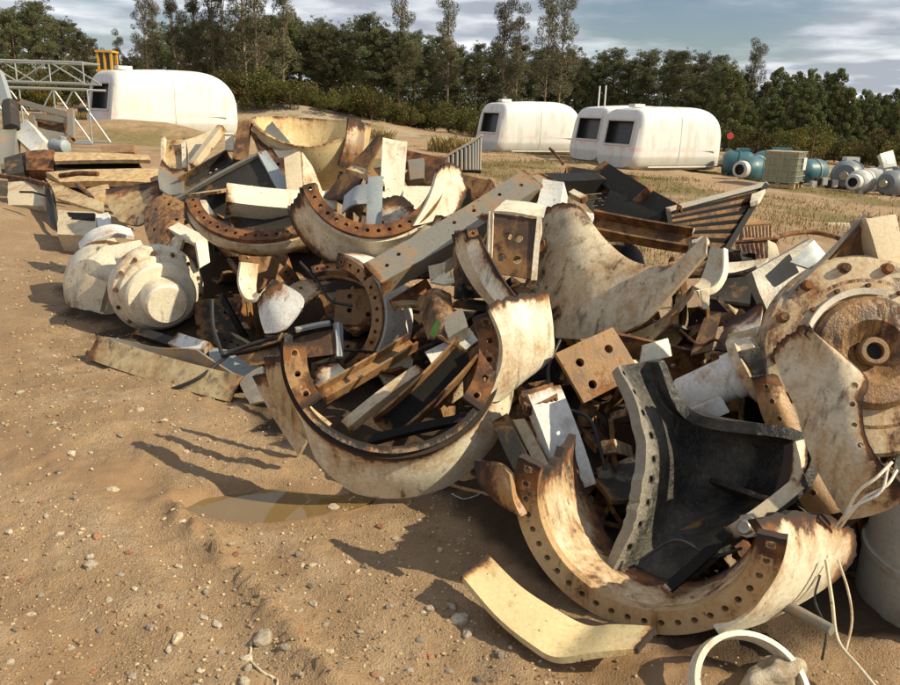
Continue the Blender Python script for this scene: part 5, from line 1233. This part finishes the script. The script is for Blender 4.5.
# leaf and tangle in the middle
curved('green_leaf', 'single green leaf among the scrap in the middle of the heap', 'leaf', [[(430, 334, 3.75), (434, 324, 3.76), (438, 320, 3.78)], [(434, 338, 3.74), (438, 330, 3.74), (440, 322, 3.77)]], t=.003, mat='leafgreen', nu=6, nv=4) if 'leafgreen' in M else None
plate('dark_cube', 'grey stained cube of steel deep in the middle of the heap', 'block', ((442, 318, 3.95), (462, 308, 4.0), (468, 326, 3.9), (448, 338, 3.85)), .10, 'grey', n=8, jag=.04)
plate('small_tan_plate', 'small tan flap under the long channel', 'offcut', ((428, 266, 4.3), (446, 262, 4.3), (444, 276, 4.25), (430, 280, 4.25)), .015, 'tan', n=6)
plate('small_tan_plate', 'pale triangular offcut below the small tan flap', 'offcut', ((430, 282, 4.2), (444, 272, 4.22), (458, 282, 4.15), (444, 284, 4.15)), .015, 'cream', n=6)
curved('dark_pipe', 'dark curved housing deep in the middle of the heap', 'housing', [[(420, 300, 4.2), (434, 290, 4.15), (450, 296, 4.15)], [(424, 320, 4.05), (438, 312, 3.98), (452, 316, 4.0)], [(430, 340, 3.95), (442, 336, 3.9), (456, 336, 3.92)]], t=.03, mat='gear', nu=10, nv=10)
for i, pts in enumerate((((432, 340, 3.72), (440, 336, 3.7), (452, 344, 3.68), (460, 338, 3.7)), ((436, 336, 3.7), (446, 342, 3.68), (456, 346, 3.68)))):
    wire('rusty_wire', ['tangled rusty wire in the middle of the heap', 'short rusty wire crossing the tangle'][i], 'wire', pts, .006, 'rust')
for i, (pts, rad, mt, lb) in enumerate(((((300, 262, 4.7), (318, 282, 4.62), (330, 300, 4.55), (352, 306, 4.5)), .009, 'rubber', 'black hose sagging inside the edge-on hub casting'),
        (((560, 340, 3.5), (548, 372, 3.35), (560, 405, 3.2), (590, 420, 3.1), (606, 470, 2.95)), .008, 'rubber', 'black cable hanging under the thick brown plate'),
        (((680, 330, 3.7), (700, 345, 3.5), (716, 340, 3.4), (736, 352, 3.2), (744, 340, 3.2)), .007, 'rust', 'rusty wire snaking above the small motor'),
        (((640, 560, 2.5), (676, 540, 2.48), (712, 556, 2.4), (742, 548, 2.4)), .006, 'rubber', 'thin black wire lying inside the front hub'),
        (((452, 492, 3.05), (462, 498, 3.0), (474, 496, 2.98), (482, 490, 3.0)), .004, 'galv', 'curl of pale wire on the earth by the front hub lug'),
        (((251, 634, 2.1), (250, 648, 2.1), (258, 662, 2.1), (270, 668, 2.1), (277, 672, 2.1), (274, 690, 2.0)), .004, 'tan', 'dry twig lying on the earth beside the flat pinkish stone'))):
    if i > 3:
        ps = [flat_ground(q[0], q[1]) for q in pts]; ps = [catmull(ps, j/30) for j in range(31)]
        m = MB().tube([(p.x, p.y, gz(p.x, p.y)+.004) for p in ps], rad, 6)
        tag(m.build(['wire_curl', 'twig'][i-4], M[mt], smooth=60), lb, ['wire', 'twig'][i-4]); continue
    wire(['hose', 'cable', 'wire', 'wire', 'wire_curl', 'twig'][i], lb, ['hose', 'cable', 'wire', 'wire', 'wire', 'twig'][i], pts, rad, mt)

# ================================================================== scrap lying behind, left
def lattice(name, label, x0, x1, zlo, zhi, Y, dep):
    t = thing(name, label, 'lattice mast', (x0, Y, gz(x0, Y)), 'lattice mast sections')
    ch = [(y, z) for y in (Y, Y+dep) for z in (zlo, zhi)]
    for y, z in ch: MB().tube([(x0, y, z), (x1, y, z)], .030, 6).build('chord', M['galv'], t)
    nb = 11; L = (x1-x0)/nb
    for y in (Y, Y+dep):
        for k in range(nb):
            a, b = (zlo, zhi) if k % 2 else (zhi, zlo)
            MB().tube([(x0+k*L, y, a), (x0+(k+1)*L, y, b)], .020, 5).build('brace', M['galv'], t)
    for k in range(nb+1):
        MB().tube([(x0+k*L, Y, zhi), (x0+k*L, Y+dep, zhi)], .02, 5).build('strut', M['galv'], t)
        MB().tube([(x0+k*L, Y, zlo), (x0+k*L, Y, zhi)], .02, 5).build('post', M['galv'], t)
xr = P(84, 80, 21).x
zb = gz(-12, 21)
lattice('lattice_mast', 'galvanised lattice mast section lying on top of another one', xr-9.5, xr, P(60, 83, 21).z, P(60, 62, 21).z, 21, 1.0)
lattice('lattice_mast', 'galvanised lattice mast section lying at the bottom of the pair', xr-9.5, xr+.1, zb+.1, P(60, 89, 21).z, 20.9, 1.1)
# machine cab showing over the nacelle
cabp = P(108, 66, 36)
cb = thing('excavator', 'yellow excavator cab showing above the white nacelle cover', 'excavator', (cabp.x, 36, gz(cabp.x, 36)))
M['yellow'] = plain('yellow machine paint', (.62, .33, .03), .45, .15); M['glass'] = plain('cab glass', (.05, .05, .05), .15, .1)
zt = P(108, 52, 36).z; z0 = P(108, 70, 36).z; w = .28
for sx in (-1, 0, 1):
    for sy in (-1, 1): MB().box((cabp.x+sx*w, 36+sy*w, (z0+zt)/2), (.09, .09, zt-z0)).build('pillar', M['yellow'], cb)
MB().box((cabp.x, 36, zt), (.74, .74, .08)).build('roof', M['yellow'], cb)
MB().box((cabp.x, 36, z0-.05), (.76, .76, .10)).build('sill', M['yellow'], cb)
MB().box((cabp.x, 36, (z0+zt)/2), (.50, .50, zt-z0-.06)).build('window', M['glass'], cb)
MB().box((cabp.x+.3, 36.6, (z0+gz(cabp.x, 36))/2+.3), (1.6, 1.2, (z0-gz(cabp.x, 36))-.75)).build('body', M['yellow'], cb)
MB().box((cabp.x+.3, 36.6, gz(cabp.x, 36)+.35), (3.2, 2.2, .7)).build('track', M['rubber'], cb)
MB().tube([(cabp.x+.95, 36, z0-.5), (cabp.x+1.0, 36, z0+.1), (cabp.x+1.02, 36, z0+.25)], [.06, .055, .05], 8).build('exhaust', M['dgrey'], cb)
# junk at the far left edge
beam('leaning_post', 'pale post leaning at the foot of the lattice masts', 'post', (-2, 72, 13.5), (11, 116, 12.6), .12, .12, 'box', (0, 0, 1), mat='galv')
plate('white_box', 'tilted white sheet metal box in the junk by the lattice masts', 'box', ((10, 132, 12.4), (26, 119, 12.5), (44, 141, 11.8), (30, 150, 11.7)), .35, 'white', n=8)
fr_ = thing('junk_frame', 'rusty dark frame of a cabinet beyond the white box', 'frame', P(50, 140, 12.6))
for a, b in (((18, 101, 13), (72, 116, 12.8)), ((32, 116, 12.8), (70, 122, 12.6)), ((71, 110, 12.7), (72, 140, 12.3)), ((32, 116, 12.8), (34, 138, 12.4)), ((34, 137, 12.4), (72, 139, 12.3))):
    for nm, m in beam_parts(None, PP(a), PP(b), .09, .07, 'box', (0, 0, 1), .01): m.build('frame_bar', M['grey'], fr_)
plate('', '', '', ((36, 118, 12.9), (66, 122, 12.8), (66, 134, 12.6), (38, 132, 12.6)), .25, 'brown', parent=fr_, part='inner_sheet', n=8)
plate('', '', '', ((36, 128, 12.5), (70, 134, 12.4), (70, 139, 12.35), (36, 138, 12.4)), .02, 'grey', parent=fr_, part='lower_sheet', n=8)
gc = thing('gas_bottle', 'small grey cylinder lying beyond the rust red block', 'cylinder', P(62, 150, 11.6))
c0, c1 = P(51, 146, 11.6), P(74, 147, 11.4)
MB().lathe([(0, 0), (.07, .01), (.10, .05), (.105, .10), (.105, .27), (.09, .31), (.04, .33), (0, .33)], c0, (c1-c0).normalized(), 20).build('body', M['bluegrey'], gc)
MB().tube([P(62, 144, 11.5), P(63, 137, 11.5)], .05, 8).build('valve', M['galv'], gc)
for i, (c4, tk, mt, nm, lb) in enumerate((
   (((26, 151, 11.2), (54, 150, 11.2), (54, 171, 10.8), (26, 170, 10.8)), .35, 'rust', 'rust_block', 'rust red steel block beside the dark slot under the pale slabs'),
   (((54, 152, 11.3), (148, 155, 10.9), (150, 160, 10.7), (54, 161, 10.8)), .05, 'wood', 'pale_slab', 'upper pale timber coloured slab over a dark slot'),
   (((55, 161, 11.0), (138, 161, 10.9), (138, 169, 10.7), (55, 170, 10.7)), .4, 'black', 'dark_slab', 'black slab end between the two pale slabs'),
   (((46, 172, 10.6), (158, 169, 10.2), (164, 183, 9.8), (60, 182, 10.0)), .08, 'wood', 'pale_slab', 'lower pale timber coloured slab under the dark slot'),
   (((100, 146, 12.4), (134, 145, 12.3), (134, 152, 12.0), (102, 153, 12.0)), .2, 'rustplate', 'rust_block', 'small rusty block on the soil before the nacelle cover'),
   (((8, 182, 9.8), (44, 181, 9.7), (44, 206, 9.2), (8, 205, 9.3)), .35, 'tan', 'tan_crate', 'tan boxy crate standing beside the open channel'),
   (((46, 180, 9.6), (58, 200, 8.9), (104, 214, 8.2), (104, 206, 8.6)), .03, 'ochre', 'sand_sheet', 'ochre sheet sloping down beside the tan crate'),
   (((44, 184, 9.4), (50, 188, 9.2), (58, 234, 8.2), (46, 216, 8.7)), .03, 'dgrey', 'dark_wall', 'dark side wall of the open channel beside the tan crate'),
   (((58, 210, 8.3), (96, 212, 8.1), (96, 236, 7.7), (57, 234, 7.8)), .5, 'tan', 'open_channel', 'tan end of a wide open channel half sunk in earth'),
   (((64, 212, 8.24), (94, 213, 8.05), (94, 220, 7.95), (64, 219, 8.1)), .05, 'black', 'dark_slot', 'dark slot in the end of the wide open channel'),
   (((96, 214, 8.1), (108, 212, 8.1), (110, 226, 7.8), (98, 230, 7.7)), .05, 'white', 'white_tab', 'white tab with a hole beside the wide open channel'),
   (((84, 190, 9.4), (108, 184, 9.4), (110, 196, 8.9), (92, 200, 8.8)), .08, 'wood', 'tan_offcut', 'tan offcut lying before the lower pale slab'),
   (((0, 130, 12.2), (16, 126, 12.4), (14, 160, 11.4), (0, 164, 11.3)), .15, 'grey', 'grey_junk', 'grey bent sheet at the edge of the junk by the lattice masts'),
   (((4, 158, 11.2), (26, 152, 11.3), (24, 172, 10.8), (6, 176, 10.7)), .2, 'dgrey', 'dark_bin', 'dark bin between grey sheet and rust red block'),
   (((150, 178, 9.6), (172, 170, 9.4), (170, 186, 8.9), (152, 190, 8.9)), .08, 'rust', 'rusty_lump', 'rusty lump at the end of the lower pale slab'))):
    plate(nm, lb, nm.split('_')[1], c4, tk, mt, n=8)
for i, (a, b, rr, mt) in enumerate((((10, 105, 12.8), (12, 130, 12.3), .12, 'dgrey'), ((0, 176, 10.2), (52, 186, 9.4), .03, 'rust'), ((60, 176, 9.8), (98, 174, 9.6), .03, 'rust'), ((76, 184, 9.3), (92, 198, 8.8), .025, 'brown'), ((20, 192, 9.1), (46, 196, 8.9), .012, 'black'))):
    tag(MB().tube([PP(a), (P(*a)+P(*b))/2+Vector((0, 0, .02)), PP(b)], rr, 8).build(['drum_stub', 'rusty_bar', 'rusty_bar', 'brown_bar', 'thin_rod'][i], M[mt]), ['dark upright drum stub by the leaning post', 'long rusty bar lying on the tan crate', 'short rusty bar lying on the lower pale slab', 'brown bar propped against the ochre sheet', 'thin black rod before the tan crate'][i], 'bar')

# ================================================================== machines behind, right
def pal(name, col): M[name] = metal(name+' paint', col, .10, dirt=.25)
pal('teal', (.04, .135, .165)); pal('palegrey', (.55, .55, .52)); pal('slate', (.16, .19, .21)); pal('redp', (.55, .04, .04))
def at(px, Y): return Vector((P(px, 150, Y).x, Y, gz(P(px, 150, Y).x, Y)))
def drum_machine(name, label, px, Y, R, L, yaw, mats, lid=None, bore=True):
    b = at(px, Y); t = thing(name, label, 'machine', b, 'machines behind the yard tank')
    ax = Vector((math.cos(yaw), math.sin(yaw), 0)); c = b+Vector((0, 0, R*.97))
    MB().lathe([(0, -L/2), (R*.72, -L/2), (R*.92, -L*.40), (R, -L*.3), (R, L*.25), (R*.9, L*.36), (R*.6, L*.5), (0, L*.5)], c, ax, 32).build('body', M[mats[0]], t)
    if bore: cl_ = MB().lathe([(R*.40, 0), (R*.62, .02), (R*.66, .10), (R*.66, .26), (R*.40, .30)], c-ax*(L/2+.24), ax, 28, cap=False).build('collar', M[mats[1]], t)
    if bore: MB().lathe([(0, .10), (R*.45, .10), (R*.45, .16), (0, .16)], c-ax*(L/2+.24), ax, 24).build('bore', M['hole'], cl_, origin=t.location.copy())
    MB().lathe([(R*.995, 0), (R*1.06, .01), (R*1.06, .08), (R*.995, .09)], c-ax*L*.02, ax, 32, cap=False).build('band', M[mats[1]], t)
    if not bore: MB().lathe([(0, -.16), (R*.28, -.16), (R*.3, -.14), (R*.3, 0)], c-ax*L/2, ax, 20).build('shaft_end', M['shiny'], t)
    if lid: MB().box(c+Vector((0, 0, R*.98))+ax*L*.1, (L*.35, R*.7, R*.45)).build('terminal_box', M[lid], t)
    for s in (-.25, .25): MB().box(c+ax*L*s-Vector((0, 0, R*.85)), (.12, R*1.3, R*.35)).build('foot', M[mats[0]], t)
    return t
drum_machine('generator', 'teal generator with white round end beside the caged tank', 758, 28.5, .46, 1.5, math.radians(38), ('teal', 'palegrey'))
drum_machine('generator', 'teal generator half hidden behind the caged tank', 778, 30.5, .55, 1.8, math.radians(10), ('teal', 'teal'), 'teal', False)
drum_machine('generator', 'teal generator by the rear end of the nacelle cover', 740, 31.5, .50, 1.2, math.radians(-15), ('teal', 'teal'), 'teal', False)
drum_machine('generator', 'teal generator peeping out right behind the caged tank', 815, 29.5, .44, 1.2, math.radians(25), ('teal', 'slate'), None, False)
drum_machine('motor', 'slate blue motor with ribbed band behind the pale motor', 852, 28.0, .50, 1.3, math.radians(55), ('slate', 'teal'), 'palegrey', False)
drum_machine('motor', 'pale grey motor with dark round opening before the slate one', 867, 26.0, .38, .8, math.radians(40), ('palegrey', 'palegrey'))
drum_machine('motor', 'pale grey gearbox with white sloped lid', 886, 27.4, .40, 1.2, math.radians(-10), ('palegrey', 'slate'), 'palegrey', False)
drum_machine('motor', 'dark slate motor at the end of the machine row', 903, 25.6, .42, 1.2, math.radians(30), ('slate', 'slate'), 'slate', False)
pb_ = at(884, 26.6); lidt = thing('hinged_lid', 'white sloped lid standing open above the grey gearbox', 'lid', pb_)
plate('', '', '', ((880, 154, 26.6), (893, 150, 26.8), (897, 166, 26.4), (884, 168, 26.4)), .15, 'palegrey', parent=lidt, part='cover', n=6)
plate('', '', '', ((886, 158, 26.3), (893, 157, 26.4), (894, 164, 26.2), (887, 165, 26.2)), .02, 'white', parent=lidt, part='label_plate', n=4)
b = at(829, 27.5); sm = thing('scrap_lump', 'small dark scrap lump between caged tank and slate motor', 'scrap', b)
for i in range(5): MB().box(b+Vector((-.35+.18*i, .1*(i % 2), .12+.06*(i % 3))), (.16, .2, .24+.1*(i % 2))).build('lump', M['dgrey' if i % 2 else 'palegrey'], sm)
rd = at(728, 34); rs_ = thing('red_marker', 'small red disc sign behind the rear of the nacelle cover', 'sign', rd)
MB().tube([rd, rd+Vector((0, 0, 1.75))], .03, 6).build('post', M['dgrey'], rs_)
MB().lathe([(0, -.02), (.13, -.02), (.14, 0), (.13, .02), (0, .02)], Vector((rd.x, 33.95, P(729, 136, 34).z)), Vector((0, -1, 0)), 24).build('disc', M['redp'], rs_)
pp = at(812, 31); tag(MB().tube([pp, pp+Vector((.02, 0, 1.9))], .03, 6).build('post', M['rust']), 'thin post standing behind the caged tank', 'post')
# caged tank
ib = at(787, 26.2); yaw = math.radians(52)
ibc = thing('caged_tank', 'stained plastic tank in a wire cage on a pallet', 'tank', ib, rz=0)
u_, v_ = Vector((math.cos(yaw), math.sin(yaw), 0)), Vector((-math.sin(yaw), math.cos(yaw), 0)); Z = Vector((0, 0, 1)); hw = .52
M['plastic'] = plain('stained translucent plastic', (.27, .27, .13), .45, .15, 4)
sk = MB().box(ib+Z*.62, (hw*2-.05, hw*2-.05, .94), (u_, v_, Z)).build('tank_body', M['plastic'], ibc)
MB().box(ib+Z*1.10, (hw*2-.02, hw*2-.02, .07), (u_, v_, Z)).build('tank_top', M['ochre'], ibc)
for s in range(3):
    MB().box(ib+Z*.13+v_*(s-1)*.42, (hw*2, .12, .03), (u_, v_, Z)).build('pallet_board', M['wood'], ibc)
    MB().box(ib+Z*.05+u_*(s-1)*.42, (.12, hw*2, .12), (u_, v_, Z)).build('pallet_block', M['wood'], ibc)
for sgn, a, c in ((1, u_, v_), (-1, u_, v_), (1, v_, u_), (-1, v_, u_)):
    for k in range(8):
        q = ib+a*sgn*hw+c*(-hw+2*hw*k/7); MB().tube([q+Z*.15, q+Z*1.14], .012, 5).build('cage_bar', M['galv'], ibc)
    for k in range(6):
        z = .18+.19*k; MB().tube([ib+a*sgn*(hw+.012)-c*hw+Z*z, ib+a*sgn*(hw+.012)+c*hw+Z*z], .012, 5).build('cage_rail', M['galv'], ibc)
MB().box(ib-v_*(hw+.03)+Z*.75+u_*.25, (.34, .012, .38), (u_, v_, Z)).build('label_plate', M['white'], sk, origin=ibc.location.copy())
pv = ib-v_*(hw+.02)+Z*.16; MB().tube([pv, pv-v_*.12], .05, 10).build('outlet_valve', M['rubber'], ibc)

# ================================================================== smaller scrap filling the heap behind the big pieces
REGA = np.array(REG)
def depth_at(px, py):
    d2 = (REGA[:, 0]-px)**2+(REGA[:, 1]-py)**2; w_ = 1/(d2+60)**1.5
    near = np.argsort(d2)[:10]
    return float(np.sum(REGA[near, 2]*w_[near])/np.sum(w_[near])), float(REGA[near[:6], 2].max())
POLY = [(100, 260), (150, 205), (190, 175), (250, 150), (330, 165), (400, 180), (470, 205), (560, 200), (640, 225), (700, 250), (760, 285), (830, 280), (895, 300), (895, 520), (860, 560), (760, 590), (640, 575), (560, 520), (520, 470), (480, 420), (420, 420), (340, 400), (270, 375), (180, 335), (110, 320)]
def inside(x, y):
    c = False; j = len(POLY)-1
    for i in range(len(POLY)):
        xi, yi = POLY[i]; xj, yj = POLY[j]
        if (yi > y) != (yj > y) and x < (xj-xi)*(y-yi)/(yj-yi)+xi: c = not c
        j = i
    return c
FT = {'plate': ('steel_offcut', '{} steel offcut wedged deep between the big pieces of the heap', 'offcut', '{} offcuts in the gaps of the heap'),
      'bar': ('steel_bar', '{} steel bar lying deep in the gaps of the heap', 'bar', '{} bars in the gaps of the heap'),
      'arc': ('flange_offcut', '{} flange offcut with bolt holes deep in the gaps of the heap', 'offcut', '{} flange offcuts in the gaps of the heap')}
FC = [('brown', 'dark brown'), ('black', 'black'), ('dgrey', 'dark grey'), ('rust', 'rust brown'), ('gear', 'greasy brown'), ('burnt', 'sooty'), ('cream_dirty', 'dirty cream'), ('ochre', 'ochre stained')]
fr = random.Random(21); made = 0; tries = 0
while made < 300 and tries < 6000:
    tries += 1; under = made >= 245
    px, py = fr.uniform(95, 898), fr.uniform(150, 600)
    if under:                                                # under and behind the gear hub, where the heap runs on
        c = Vector((fr.uniform(1.45, 2.35), fr.uniform(3.35, 3.95), 0)); sz = fr.uniform(.18, .34); yd = 0
        c.z = fr.random()*max(.06, .62-.55*abs(c.x-1.8)-.3*abs(c.y-3.4))
    else:
        if not inside(px, py) or (px < 225 and py > 225): continue
        yd, ymax = depth_at(px, py); sz = fr.uniform(.14, .34)
        Y = max(yd, ymax-.25)+.14+sz*.55+fr.random()*.45
        c = P(px, py, Y)
    gzz = float(ground_base(np.float64(c.x), np.float64(c.y)))
    if under: c.z = max(c.z, gzz+.04)
    if c.z < gzz-.02:
        if fr.random() < .25: continue
        c = ray_ground(px, py); sz *= .7
        if c.y < yd-.05: continue
        c = c+Vector((0, 0, .05))
    mt, cn = FC[int(fr.random()**1.9*len(FC))]
    kind = fr.choice(('plate', 'plate', 'plate', 'bar', 'arc', 'arc'))
    a = Vector((fr.gauss(0, 1), fr.gauss(0, 1), fr.gauss(0, .6))).normalized()
    b = a.cross(Vector((fr.gauss(0, 1), fr.gauss(0, 1), fr.gauss(0, 1)))).normalized()
    n_ = a.cross(b)
    if kind == 'plate':
        w_, h_ = sz, sz*fr.uniform(.4, 1); bend = fr.uniform(-.3, .3)*sz
        m = MB().slab(lambda u, v: c+a*(u-.5)*2*w_*.8+b*(v-.5)*2*h_*.8+n_*bend*4*u*(1-u), 8, 6, .02, ((.25, .5), (.75, .5)) if fr.random() < .4 else (), .014, .06, 'u0u1v1', .03, seed=made, bmax=.4)
    elif kind == 'bar':
        L_ = sz*fr.uniform(1.2, 2.0); w_ = fr.uniform(.03, .09)
        m = MB().slab(lambda u, v: c+a*(u-.5)*L_*1.3+b*(v-.5)*w_, 6, 4, fr.uniform(.02, .07), (), 0, .03, 'u0u1', .03, seed=made, bmax=.4)
    else:
        R_ = fr.uniform(.25, .45); aw = fr.uniform(.5, 1.1)
        m = MB().slab(lambda u, v: c-a*R_+(a*math.cos((u-.5)*aw)+b*math.sin((u-.5)*aw))*(R_-.04+.09*v), 24, 4, .035, [(2+4*k, 2) for k in range(6)], .012, .02, 'u0u1', .03, seed=made, bmax=.4)
    nm, lb, ct, gp = FT[kind]
    tag(m.build(nm, M[mt]), lb.format(cn), ct, gp.format(cn)); made += 1
